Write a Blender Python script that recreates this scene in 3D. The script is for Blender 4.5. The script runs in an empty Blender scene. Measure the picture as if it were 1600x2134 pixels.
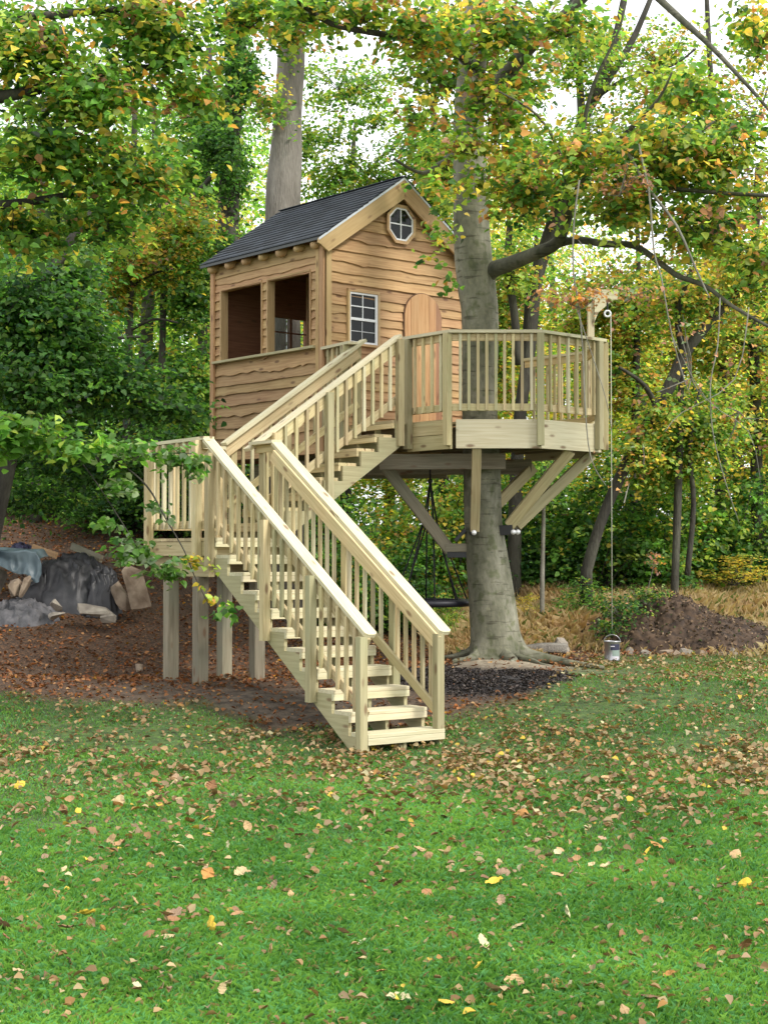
import bpy, bmesh, math, random
import numpy as np
from mathutils import Vector, Matrix, noise

# ------------------------------------------------------------------ camera, world, sun, exposure
scene = bpy.context.scene
col = scene.collection
EYE = 1.893
F_PX, CX, CY, HOR = 3250.0, 800.0, 1067.0, 1153.8      # photo pixels (1600 x 2134)
PITCH = math.atan((HOR - CY) / F_PX)
cam_d = bpy.data.cameras.new('camera')
cam_d.sensor_fit = 'HORIZONTAL'; cam_d.sensor_width = 36.0
cam_d.lens = 36.0 * F_PX / 1600.0
cam_d.clip_start = 0.1; cam_d.clip_end = 2000
cam = bpy.data.objects.new('camera', cam_d); col.objects.link(cam)
cam.location = (0, 0, EYE); cam.rotation_euler = (math.radians(90) + PITCH, 0, 0)
scene.camera = cam
scene.render.resolution_x = 767; scene.render.resolution_y = 1024

SUN_EL, SUN_AZ = math.radians(42), math.radians(128)   # azimuth clockwise from +Y: over the photographer's right shoulder
world = bpy.data.worlds.new('World'); scene.world = world; world.use_nodes = True
wn, wl = world.node_tree.nodes, world.node_tree.links
wn.clear()
sky = wn.new('ShaderNodeTexSky'); sky.sky_type = 'NISHITA'; sky.sun_disc = False
sky.sun_elevation = SUN_EL; sky.sun_rotation = SUN_AZ; sky.dust_density = 3.0
hsv = wn.new('ShaderNodeHueSaturation'); hsv.inputs['Saturation'].default_value = 0.12; hsv.inputs['Value'].default_value = 1.0
mixs = wn.new('ShaderNodeMixRGB'); mixs.inputs[0].default_value = 0.72; mixs.inputs[2].default_value = (12.6, 12.9, 13.4, 1)
bg = wn.new('ShaderNodeBackground'); bg.inputs[1].default_value = 0.115
wo = wn.new('ShaderNodeOutputWorld')
wl.new(sky.outputs[0], hsv.inputs['Color']); wl.new(hsv.outputs[0], mixs.inputs[1])
wl.new(mixs.outputs[0], bg.inputs[0]); wl.new(bg.outputs[0], wo.inputs[0])
sun_d = bpy.data.lights.new('sun', 'SUN'); sun_d.energy = 2.2; sun_d.angle = math.radians(12); sun_d.color = (1.0, 0.95, 0.88)
sun = bpy.data.objects.new('sun', sun_d); col.objects.link(sun)
sdir = Vector((math.sin(SUN_AZ) * math.cos(SUN_EL), math.cos(SUN_AZ) * math.cos(SUN_EL), math.sin(SUN_EL)))
sun.rotation_euler = sdir.to_track_quat('Z', 'Y').to_euler(); sun.location = (6, -6, 12)
vs = scene.view_settings
vs.view_transform = 'Standard'; vs.look = 'None'; vs.exposure = 0.6; vs.gamma = 1.0; vs.use_curve_mapping = False
scene.cycles.max_bounces = 8; scene.cycles.diffuse_bounces = 4; scene.cycles.transmission_bounces = 4
scene.cycles.use_denoising = True

random.seed(7)
RNG = np.random.default_rng(11)

def at(x, y, Y):
    """World point seen at photo pixel (x, y) at distance Y along the ground."""
    a = (x - CX) / F_PX; b = (CY - y) / F_PX
    r = Vector((a, math.cos(PITCH) - b * math.sin(PITCH), math.sin(PITCH) + b * math.cos(PITCH)))
    return r / r.y * Y + Vector((0, 0, EYE))

# ------------------------------------------------------------------ materials
def new_mat(name):
    m = bpy.data.materials.new(name); m.use_nodes = True
    n = m.node_tree.nodes; n.clear()
    out = n.new('ShaderNodeOutputMaterial'); b = n.new('ShaderNodeBsdfPrincipled')
    m.node_tree.links.new(b.outputs[0], out.inputs[0])
    return m, n, m.node_tree.links, b, out

def ramp(n, pts):
    r = n.new('ShaderNodeValToRGB'); e = r.color_ramp.elements
    while len(e) < len(pts): e.new(0.5)
    for i, (p, c) in enumerate(pts):
        e[i].position = p; e[i].color = (*c, 1) if len(c) == 3 else c
    return r

def wood_mat(name, dark, light, knot=(0.16, 0.09, 0.04), tint=(0.30, 0.36, 0.20), tint_amt=0.35, rough=0.75, vary=0.35, grain=1.0):
    m, n, l, b, out = new_mat(name)
    tc = n.new('ShaderNodeTexCoord'); oi = n.new('ShaderNodeObjectInfo')
    add = n.new('ShaderNodeVectorMath'); add.operation = 'ADD'
    rs = n.new('ShaderNodeVectorMath'); rs.operation = 'SCALE'; rs.inputs[3].default_value = 37.0
    cmb = n.new('ShaderNodeCombineXYZ')
    for i in range(3): l.new(oi.outputs['Random'], cmb.inputs[i])
    l.new(cmb.outputs[0], rs.inputs[0]); l.new(tc.outputs['Object'], add.inputs[0]); l.new(rs.outputs[0], add.inputs[1])
    mp = n.new('ShaderNodeMapping'); mp.inputs['Scale'].default_value = (1.1 * grain, 22 * grain, 22 * grain)
    l.new(add.outputs[0], mp.inputs[0])
    n1 = n.new('ShaderNodeTexNoise'); n1.inputs['Scale'].default_value = 2.0; n1.inputs['Detail'].default_value = 5; n1.inputs['Distortion'].default_value = 0.6
    l.new(mp.outputs[0], n1.inputs[0])
    r1 = ramp(n, [(0.3, dark), (0.62, light)]); l.new(n1.outputs[0], r1.inputs[0])
    n2 = n.new('ShaderNodeTexNoise'); n2.inputs['Scale'].default_value = 2.3; n2.inputs['Detail'].default_value = 3
    l.new(add.outputs[0], n2.inputs[0])
    r2 = ramp(n, [(0.45, (0, 0, 0)), (0.75, (1, 1, 1))]); l.new(n2.outputs[0], r2.inputs[0])
    mt = n.new('ShaderNodeMixRGB'); mt.inputs[2].default_value = (*tint, 1)
    mtf = n.new('ShaderNodeMath'); mtf.operation = 'MULTIPLY'; mtf.inputs[1].default_value = tint_amt
    l.new(r2.outputs[0], mtf.inputs[0]); l.new(mtf.outputs[0], mt.inputs[0]); l.new(r1.outputs[0], mt.inputs[1])
    # knots
    mpk = n.new('ShaderNodeMapping'); mpk.inputs['Scale'].default_value = (2.6, 7, 7); l.new(add.outputs[0], mpk.inputs[0])
    vk = n.new('ShaderNodeTexVoronoi'); vk.inputs['Scale'].default_value = 1.0; l.new(mpk.outputs[0], vk.inputs['Vector'])
    rk = ramp(n, [(0.09, (1, 1, 1)), (0.19, (0, 0, 0))]); l.new(vk.outputs['Distance'], rk.inputs[0])
    mk = n.new('ShaderNodeMixRGB'); mk.inputs[2].default_value = (*knot, 1)
    mkf = n.new('ShaderNodeMath'); mkf.operation = 'MULTIPLY'; mkf.inputs[1].default_value = 0.8
    l.new(rk.outputs[0], mkf.inputs[0]); l.new(mkf.outputs[0], mk.inputs[0]); l.new(mt.outputs[0], mk.inputs[1])
    # per board brightness and hue
    hv = n.new('ShaderNodeHueSaturation')
    mr = n.new('ShaderNodeMapRange'); mr.inputs[3].default_value = 1 - vary * 0.6; mr.inputs[4].default_value = 1 + vary * 0.45
    l.new(oi.outputs['Random'], mr.inputs[0]); l.new(mr.outputs[0], hv.inputs['Value'])
    fr = n.new('ShaderNodeMath'); fr.operation = 'FRACT'
    ml = n.new('ShaderNodeMath'); ml.operation = 'MULTIPLY'; ml.inputs[1].default_value = 13.7
    l.new(oi.outputs['Random'], ml.inputs[0]); l.new(ml.outputs[0], fr.inputs[0])
    mr2 = n.new('ShaderNodeMapRange'); mr2.inputs[3].default_value = 0.488; mr2.inputs[4].default_value = 0.508
    l.new(fr.outputs[0], mr2.inputs[0]); l.new(mr2.outputs[0], hv.inputs['Hue'])
    l.new(mk.outputs[0], hv.inputs['Color']); l.new(hv.outputs[0], b.inputs['Base Color'])
    b.inputs['Roughness'].default_value = rough
    bp = n.new('ShaderNodeBump'); bp.inputs['Strength'].default_value = 0.25; bp.inputs['Distance'].default_value = 0.004
    l.new(n1.outputs[0], bp.inputs['Height']); l.new(bp.outputs[0], b.inputs['Normal'])
    return m

PINE = wood_mat('treated_pine', (0.40, 0.31, 0.15), (0.56, 0.465, 0.255), tint=(0.43, 0.41, 0.22), tint_amt=0.5, vary=0.5)
PINE_TOP = wood_mat('planed_pine', (0.49, 0.43, 0.26), (0.61, 0.56, 0.375), tint=(0.52, 0.50, 0.32), tint_amt=0.4, vary=0.15)
PINE_GREEN = wood_mat('green_treated_pine', (0.31, 0.275, 0.14), (0.42, 0.375, 0.21), tint=(0.36, 0.36, 0.20), tint_amt=0.6)
TIMBER = wood_mat('weathered_shaded_timber', (0.17, 0.145, 0.09), (0.27, 0.235, 0.16), tint=(0.21, 0.22, 0.15), tint_amt=0.5)  # weathered wood; on the deck beams its dark tone stands for shade
CEDAR = wood_mat('cedar', (0.30, 0.170, 0.068), (0.46, 0.295, 0.135), knot=(0.12, 0.055, 0.025), tint=(0.49, 0.34, 0.16), tint_amt=0.5, vary=0.3)
CEDAR_SIDE = CEDAR
CEDAR_LIGHT = wood_mat('planed_cedar', (0.43, 0.28, 0.125), (0.52, 0.355, 0.175), knot=(0.2, 0.1, 0.05), tint=(0.5, 0.36, 0.18), tint_amt=0.4, vary=0.15)
DOORWOOD = wood_mat('door_cedar', (0.30, 0.145, 0.06), (0.42, 0.235, 0.115), knot=(0.15, 0.07, 0.03), tint=(0.44, 0.28, 0.15), tint_amt=0.5, vary=0.5)
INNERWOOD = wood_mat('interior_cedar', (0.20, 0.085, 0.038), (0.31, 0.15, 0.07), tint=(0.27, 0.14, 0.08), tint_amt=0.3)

def simple_mat(name, c, rough=0.6, metal=0.0, noise_amt=0.0, scale=8.0, c2=None, bump=0.0, spec=None):
    m, n, l, b, out = new_mat(name)
    b.inputs['Roughness'].default_value = rough; b.inputs['Metallic'].default_value = metal
    if spec is not None: b.inputs['Specular IOR Level'].default_value = spec
    if c2 is None and not bump:
        b.inputs['Base Color'].default_value = (*c, 1)
        return m
    tc = n.new('ShaderNodeTexCoord'); nz = n.new('ShaderNodeTexNoise'); nz.inputs['Scale'].default_value = scale; nz.inputs['Detail'].default_value = 6
    l.new(tc.outputs['Object'], nz.inputs[0])
    r = ramp(n, [(0.35, c), (0.65, c2 or c)]); l.new(nz.outputs[0], r.inputs[0]); l.new(r.outputs[0], b.inputs['Base Color'])
    if bump:
        bp = n.new('ShaderNodeBump'); bp.inputs['Strength'].default_value = bump; bp.inputs['Distance'].default_value = 0.03
        l.new(nz.outputs[0], bp.inputs['Height']); l.new(bp.outputs[0], b.inputs['Normal'])
    return m

WHITE = simple_mat('white_vinyl', (0.72, 0.73, 0.74), 0.4)
GREYBAR = simple_mat('grey_bar', (0.42, 0.43, 0.44), 0.5)
GLASS = simple_mat('dark_glass', (0.006, 0.008, 0.007), 0.05, spec=0.22)
STEEL = simple_mat('black_steel', (0.012, 0.012, 0.012), 0.45)
BOLT = simple_mat('galvanised_bolt', (0.75, 0.75, 0.74), 0.35, 0.3)
ROPE = simple_mat('rope', (0.42, 0.42, 0.33), 0.9)
BLACKROPE = simple_mat('black_rope', (0.015, 0.015, 0.017), 0.8)
FOAM = simple_mat('black_foam', (0.012, 0.012, 0.018), 0.5)
TIN = simple_mat('tin', (0.42, 0.41, 0.42), 0.32, 0.8)
DRIP = simple_mat('drip_edge', (0.62, 0.66, 0.70), 0.4, 0.2)
SHADOWGAP = simple_mat('shadow_gap', (0.10, 0.05, 0.025), 0.8)  # dark brown painted in for the shadow in the gap around the door planks

def clear_glass():
    m, n, l, b, out = new_mat('window_glass')
    b.inputs['Base Color'].default_value = (0.75, 0.85, 0.82, 1); b.inputs['Roughness'].default_value = 0.02
    b.inputs['Transmission Weight'].default_value = 1.0; b.inputs['IOR'].default_value = 1.25
    return m
CLEAR = clear_glass()

def shingle_mat():
    m, n, l, b, out = new_mat('asphalt_shingle')
    tc = n.new('ShaderNodeTexCoord'); oi = n.new('ShaderNodeObjectInfo')
    nz = n.new('ShaderNodeTexNoise'); nz.inputs['Scale'].default_value = 180; nz.inputs['Detail'].default_value = 2; l.new(tc.outputs['Object'], nz.inputs[0])
    r = ramp(n, [(0.3, (0.011, 0.015, 0.020)), (0.7, (0.040, 0.048, 0.059))]); l.new(nz.outputs[0], r.inputs[0])
    hv = n.new('ShaderNodeHueSaturation'); mr = n.new('ShaderNodeMapRange'); mr.inputs[3].default_value = 0.6; mr.inputs[4].default_value = 1.35
    l.new(oi.outputs['Random'], mr.inputs[0]); l.new(mr.outputs[0], hv.inputs['Value']); l.new(r.outputs[0], hv.inputs['Color'])
    l.new(hv.outputs[0], b.inputs['Base Color']); b.inputs['Roughness'].default_value = 0.9
    return m
SHINGLE = shingle_mat()

def leaf_mat(name, translucency=0.42, rough=0.5, gain=1.0):
    m, n, l, b, out = new_mat(name)
    at_ = n.new('ShaderNodeAttribute'); at_.attribute_name = 'Col'
    mlt = n.new('ShaderNodeMixRGB'); mlt.blend_type = 'MULTIPLY'; mlt.inputs[0].default_value = 1.0; mlt.inputs[2].default_value = (gain, gain, gain, 1)
    l.new(at_.outputs['Color'], mlt.inputs[1])
    l.new(mlt.outputs[0], b.inputs['Base Color']); b.inputs['Roughness'].default_value = rough
    b.inputs['Specular IOR Level'].default_value = 0.35
    tr = n.new('ShaderNodeBsdfTranslucent')
    br = n.new('ShaderNodeMixRGB'); br.blend_type = 'MULTIPLY'; br.inputs[0].default_value = 1.0; br.inputs[2].default_value = (2.1, 2.1, 1.2, 1)
    l.new(mlt.outputs[0], br.inputs[1]); l.new(br.outputs[0], tr.inputs[0])
    mx = n.new('ShaderNodeMixShader'); mx.inputs[0].default_value = translucency
    l.new(b.outputs[0], mx.inputs[1]); l.new(tr.outputs[0], mx.inputs[2]); l.new(mx.outputs[0], out.inputs[0])
    return m
LEAF = leaf_mat('leaf', 0.48); HAZED_LEAF = leaf_mat('hazed_far_leaf', 0.5, 0.6, 1.2); GRASS = leaf_mat('grass_blade', 0.3, 0.45); DRYLEAF = leaf_mat('dry_leaf', 0.1, 0.8)  # the far copy is brightened in place of haze over distance

def bark_mat(name, c1, c2, c3, scale=3.0, stretch=0.35, bump=0.4, scars=False):
    m, n, l, b, out = new_mat(name)
    tc = n.new('ShaderNodeTexCoord'); mp = n.new('ShaderNodeMapping'); mp.inputs['Scale'].default_value = (1, 1, stretch)
    l.new(tc.outputs['Object'], mp.inputs[0])
    n1 = n.new('ShaderNodeTexNoise'); n1.inputs['Scale'].default_value = scale; n1.inputs['Detail'].default_value = 8; n1.inputs['Roughness'].default_value = 0.65
    l.new(mp.outputs[0], n1.inputs[0])
    r = ramp(n, [(0.3, c1), (0.5, c2), (0.72, c3)]); l.new(n1.outputs[0], r.inputs[0])
    n2 = n.new('ShaderNodeTexNoise'); n2.inputs['Scale'].default_value = scale * 9; n2.inputs['Detail'].default_value = 4; l.new(mp.outputs[0], n2.inputs[0])
    mu = n.new('ShaderNodeMixRGB'); mu.blend_type = 'MULTIPLY'; mu.inputs[0].default_value = 0.5
    r2 = ramp(n, [(0.3, (0.55, 0.55, 0.55)), (0.6, (1, 1, 1))]); l.new(n2.outputs[0], r2.inputs[0])
    l.new(r.outputs[0], mu.inputs[1]); l.new(r2.outputs[0], mu.inputs[2]); l.new(mu.outputs[0], b.inputs['Base Color'])
    if scars:
        mp3 = n.new('ShaderNodeMapping'); mp3.inputs['Scale'].default_value = (3.2, 3.2, 26); l.new(tc.outputs['Object'], mp3.inputs[0])
        n3 = n.new('ShaderNodeTexNoise'); n3.inputs['Scale'].default_value = 1.0; n3.inputs['Detail'].default_value = 3; l.new(mp3.outputs[0], n3.inputs[0])
        r3 = ramp(n, [(0.60, (1, 1, 1)), (0.68, (0.42, 0.40, 0.36))]); l.new(n3.outputs[0], r3.inputs[0])
        n4 = n.new('ShaderNodeTexNoise'); n4.inputs['Scale'].default_value = 7.0; n4.inputs['Detail'].default_value = 6; l.new(tc.outputs['Object'], n4.inputs[0])
        r4 = ramp(n, [(0.36, (0.55, 0.62, 0.42)), (0.46, (1, 1, 1)), (0.62, (1, 1, 1)), (0.70, (1.3, 1.3, 1.22))]); l.new(n4.outputs[0], r4.inputs[0])
        for rr_ in (r3, r4):
            m3 = n.new('ShaderNodeMixRGB'); m3.blend_type = 'MULTIPLY'; m3.inputs[0].default_value = 0.85
            l.new(b.inputs['Base Color'].links[0].from_socket, m3.inputs[1]); l.new(rr_.outputs[0], m3.inputs[2]); l.new(m3.outputs[0], b.inputs['Base Color'])
    b.inputs['Roughness'].default_value = 0.9
    bp = n.new('ShaderNodeBump'); bp.inputs['Strength'].default_value = bump; bp.inputs['Distance'].default_value = 0.03
    l.new(n2.outputs[0], bp.inputs['Height']); l.new(bp.outputs[0], b.inputs['Normal'])
    return m
BEECH = bark_mat('beech_bark', (0.07, 0.074, 0.042), (0.165, 0.16, 0.108), (0.31, 0.295, 0.225), 2.4, 0.5, 0.35, True)
SHADED_LIMBARK = bark_mat('shaded_limb_bark', (0.035, 0.036, 0.02), (0.085, 0.083, 0.055), (0.17, 0.16, 0.115), 2.6, 0.5, 0.5, True)  # beech bark darkened to paint in the shade under the crown
GREYBARK = bark_mat('grey_bark', (0.10, 0.09, 0.07), (0.19, 0.17, 0.14), (0.27, 0.25, 0.21), 5, 0.18, 0.7)
DARKBARK = bark_mat('dark_bark', (0.018, 0.016, 0.012), (0.05, 0.045, 0.033), (0.10, 0.10, 0.07), 4, 0.3, 0.6)
PALETWIG = bark_mat('pale_twig', (0.10, 0.095, 0.07), (0.19, 0.18, 0.14), (0.27, 0.26, 0.21), 6, 0.5, 0.2)
ROCK = simple_mat('stone', (0.16, 0.135, 0.11), 0.9, c2=(0.34, 0.30, 0.24), scale=5, bump=0.6)
PINKROCK = simple_mat('tan_stone', (0.15, 0.105, 0.07), 0.9, c2=(0.32, 0.25, 0.18), scale=6, bump=0.6)
SOIL = simple_mat('soil', (0.022, 0.013, 0.008), 0.95, c2=(0.085, 0.052, 0.03), scale=9, bump=1.0)
TARP = simple_mat('black_tarp', (0.012, 0.012, 0.014), 0.5, c2=(0.035, 0.034, 0.037), scale=6, bump=0.3)
BLUETARP = simple_mat('blue_grey_sheet', (0.04, 0.065, 0.08), 0.45, c2=(0.17, 0.225, 0.25), scale=2.5, bump=0.3)
PURPLE = simple_mat('purple_cloth', (0.03, 0.03, 0.07), 0.8, c2=(0.07, 0.065, 0.12), scale=8, bump=0.3)
GREYSHEET = simple_mat('grey_sheet', (0.05, 0.05, 0.055), 0.7, c2=(0.12, 0.115, 0.12), scale=9, bump=0.5)

# ------------------------------------------------------------------ object helpers
def tag(o, label=None, cat=None, group=None, kind=None):
    if label: o['label'] = label
    if cat: o['category'] = cat
    if group: o['group'] = group
    if kind: o['kind'] = kind
    return o

def empty(name, loc, label, cat, group=None):
    o = bpy.data.objects.new(name, None); col.objects.link(o); o.location = loc; o.empty_display_size = 0.1
    return tag(o, label, cat, group)

WLOC = {}
def link(name, me, mat, parent=None, M=None, smooth=False):
    o = bpy.data.objects.new(name, me)
    col.objects.link(o)
    if mat is not None and not me.materials: me.materials.append(mat)
    M = M or Matrix.Identity(4)
    WLOC[o.name] = M.copy()
    if parent is not None:
        o.parent = parent
        PM = WLOC.get(parent.name)
        if PM is None: PM = Matrix.Translation(parent.location)
        o.matrix_basis = PM.inverted() @ M
    else:
        o.matrix_basis = M
    if smooth:
        me.polygons.foreach_set('use_smooth', [True] * len(me.polygons))
    return o

def frame(origin, ax, ay):
    ax = Vector(ax).normalized(); n = ax.cross(Vector(ay)).normalized(); ay = n.cross(ax)
    return Matrix(((ax.x, ay.x, n.x, origin[0]), (ax.y, ay.y, n.y, origin[1]), (ax.z, ay.z, n.z, origin[2]), (0, 0, 0, 1)))

def box_mesh(L, w, t, ch=0.003):
    """Board along local X, width Y, thickness Z, with chamfered long edges."""
    y, z = w / 2, t / 2; c = min(ch, t * 0.3, w * 0.3)
    sec = [(-y, -z + c), (-y + c, -z), (y - c, -z), (y, -z + c), (y, z - c), (y - c, z), (-y + c, z), (-y, z - c)]
    vs_ = [(-L / 2, a, b) for a, b in sec] + [(L / 2, a, b) for a, b in sec]
    fs = [(i, (i + 1) % 8, 8 + (i + 1) % 8, 8 + i) for i in range(8)] + [tuple(range(7, -1, -1)), tuple(range(8, 16))]
    me = bpy.data.meshes.new('board'); me.from_pydata(vs_, [], [(f[::-1]) for f in fs]); me.update()
    return me

_cache = {}
def board(parent, name, p0, p1, w, t, side, mat, ch=0.003):
    """Straight board from p0 to p1 (centre line); `side` is the direction of its width w; t is thickness."""
    p0, p1 = Vector(p0), Vector(p1); d = p1 - p0; L = d.length
    key = (round(L, 4), round(w, 4), round(t, 4), mat.name)
    if key not in _cache: _cache[key] = box_mesh(L, w, t, ch)
    return link(name, _cache[key], mat, parent, frame((p0 + p1) / 2, d, side))

def plate(parent, name, pts, origin, ax, ay, thick, mat):
    """Polygon pts (in ax, ay) extruded from z=0 to z=thick along ax x ay."""
    n = len(pts)
    area = sum(pts[i][0] * pts[(i + 1) % n][1] - pts[(i + 1) % n][0] * pts[i][1] for i in range(n))
    if area < 0: pts = pts[::-1]
    lo, hi = min(0, thick), max(0, thick)
    v = [(x, y, lo) for x, y in pts] + [(x, y, hi) for x, y in pts]
    f = [tuple(range(n - 1, -1, -1)), tuple(range(n, 2 * n))] + [(i, (i + 1) % n, n + (i + 1) % n, n + i) for i in range(n)]
    me = bpy.data.meshes.new(name); me.from_pydata(v, [], f); me.update()
    return link(name, me, mat, parent, frame(origin, ax, ay))

def tube_arrays(path, radii, seg=8, flute=None, caps=True):
    P = [Vector(p) for p in path]; vs_, fs = [], []
    up = Vector((0, 0, 1)); prev = None
    for i, p in enumerate(P):
        d = (P[min(i + 1, len(P) - 1)] - P[max(i - 1, 0)]).normalized()
        if prev is None:
            s = d.cross(Vector((0.31, 0.95, 0.05)) if abs(d.z) > 0.9 else up).normalized()
        else:
            s = (prev - d * prev.dot(d)).normalized()
        prev = s; t = d.cross(s)
        for k in range(seg):
            a = 2 * math.pi * k / seg; r = radii[i]
            if flute: r *= flute(i / max(1, len(P) - 1), a, p)
            vs_.append(p + (s * math.cos(a) + t * math.sin(a)) * r)
    for i in range(len(P) - 1):
        for k in range(seg):
            a, b = i * seg + k, i * seg + (k + 1) % seg
            fs.append((a, b, b + seg, a + seg))
    if caps:
        fs.append(tuple(range(seg - 1, -1, -1))); fs.append(tuple(range((len(P) - 1) * seg, len(P) * seg)))
    return vs_, fs

def tube(parent, name, path, radii, mat, seg=8, flute=None, smooth=True):
    if not hasattr(radii, '__len__'): radii = [radii] * len(path)
    v, f = tube_arrays(path, radii, seg, flute)
    me = bpy.data.meshes.new(name); me.from_pydata([tuple(x) for x in v], [], f); me.update()
    return link(name, me, mat, parent, None, smooth)

def smooth_path(pts, n=4):
    """Catmull-Rom through control points."""
    P = [Vector(p) for p in pts]; out = []
    for i in range(len(P) - 1):
        p0, p1, p2, p3 = P[max(i - 1, 0)], P[i], P[i + 1], P[min(i + 2, len(P) - 1)]
        for k in range(n):
            t = k / n
            out.append(0.5 * ((2 * p1) + (p2 - p0) * t + (2 * p0 - 5 * p1 + 4 * p2 - p3) * t * t + (-p0 + 3 * p1 - 3 * p2 + p3) * t ** 3))
    out.append(P[-1]); return out

def lerp_list(vals, n):
    out = []
    for i in range(len(vals) - 1):
        for k in range(n): out.append(vals[i] + (vals[i + 1] - vals[i]) * k / n)
    out.append(vals[-1]); return out

def np_mesh(name, V, F, C=None, nper=4):
    """V (n,3), F (m,nper) int, C (n,3) colour per vertex -> mesh, fast."""
    me = bpy.data.meshes.new(name)
    me.vertices.add(len(V)); me.vertices.foreach_set('co', V.astype(np.float32).ravel())
    m = len(F); me.loops.add(m * nper); me.loops.foreach_set('vertex_index', F.astype(np.int32).ravel())
    me.polygons.add(m); me.polygons.foreach_set('loop_start', np.arange(0, m * nper, nper, dtype=np.int32))
    me.update(calc_edges=True)
    if C is not None:
        a = me.color_attributes.new('Col', 'FLOAT_COLOR', 'POINT')
        c4 = np.ones((len(V), 4), np.float32); c4[:, :3] = C; a.data.foreach_set('color', c4.ravel())
    return me

def sstep(x, a, b):
    t = np.clip((x - a) / (b - a), 0, 1); return t * t * (3 - 2 * t)

# ------------------------------------------------------------------ ground
def gz(x, y):
    x = np.asarray(x, float); y = np.asarray(y, float)
    z = 0.43 * sstep(y, 14.6, 17.9)
    z = z + 0.02 * np.clip(y - 21, 0, 60) + 0.0016 * np.maximum(y - 24, 0) ** 1.6
    hill = sstep(-x, 0.6, 4.2) * (0.30 * np.clip(y - 18.6, 0, 3) + 0.12 * np.clip(y - 21.6, 0, 9) + 0.12 * np.clip(y - 22, 0, 6))
    z = z + hill + sstep(x, 0.4, 1.6) * 0.12 * np.clip(y - 22.6, 0, 8)
    z = z + 0.035 * np.sin(x * 0.9 + 1) * np.sin(y * 0.7) * sstep(y, 8, 12) * (1 - 0.7 * sstep(np.abs(y - 16), 2.5, 0.5))
    z = z - 0.02 * np.clip(7 - y, 0, 20)
    return z
def G(x, y): return float(gz(x, y))

def n2(x, y, s=1.0, seed=0.0):
    """cheap smooth value noise, -1..1"""
    x = x * s + seed * 17.3; y = y * s + seed * 9.1
    xi = np.floor(x); yi = np.floor(y); fx = x - xi; fy = y - yi
    fx = fx * fx * (3 - 2 * fx); fy = fy * fy * (3 - 2 * fy)
    def h(a, b):
        v = np.sin(a * 127.1 + b * 311.7 + seed * 3.3) * 43758.5453
        return v - np.floor(v)
    return ((h(xi, yi) * (1 - fx) + h(xi + 1, yi) * fx) * (1 - fy) + (h(xi, yi + 1) * (1 - fx) + h(xi + 1, yi + 1) * fx) * fy) * 2 - 1

def zones(x, y):
    """weights: lawn, leaf litter, bare soil, mulch, sawdust"""
    nz = n2(x, y, 0.8, 1) * 0.5 + n2(x, y, 2.3, 2) * 0.3 + n2(x, y, 6, 3) * 0.15
    # lawn edge: near y ~16.3 on the left, ~15.6 under the stairs, ~17.2 mid, farther on the right
    edge = 15.9 + 0.30 * np.clip(-x - 1, 0, 3) - 0.4 * np.exp(-((x + 0.6) / 1.2) ** 2) + 0.9 * sstep(x, 0.6, 1.6) + 5.2 * sstep(x, 1.4, 3.2)
    lawn = 1 - sstep(y + nz * 0.9, edge - 0.25, edge + 0.55)
    mul = 1 - sstep(((x - 1.05) / 1.25) ** 2 + ((y - 18.2) / 1.5) ** 2 + nz * 0.35, 0.55, 1.0)
    saw = np.exp(-(((x - 1.55) / 0.95) ** 2 + ((y - 19.55) / 0.65) ** 2) * 1.1) * (0.8 + nz * 0.5)
    saw = np.clip(saw * 1.3, 0, 1)
    mul = np.clip(mul * (1 - saw), 0, 1)
    bare = np.exp(-((x + 1.2) / 2.0) ** 2 - ((y - 16.6) / 0.9) ** 2) * 1.2 + 0.35 * sstep(nz, 0.1, 0.6)
    bare = np.clip(bare, 0, 1) * (1 - lawn)
    return lawn, mul, saw, bare

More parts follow.
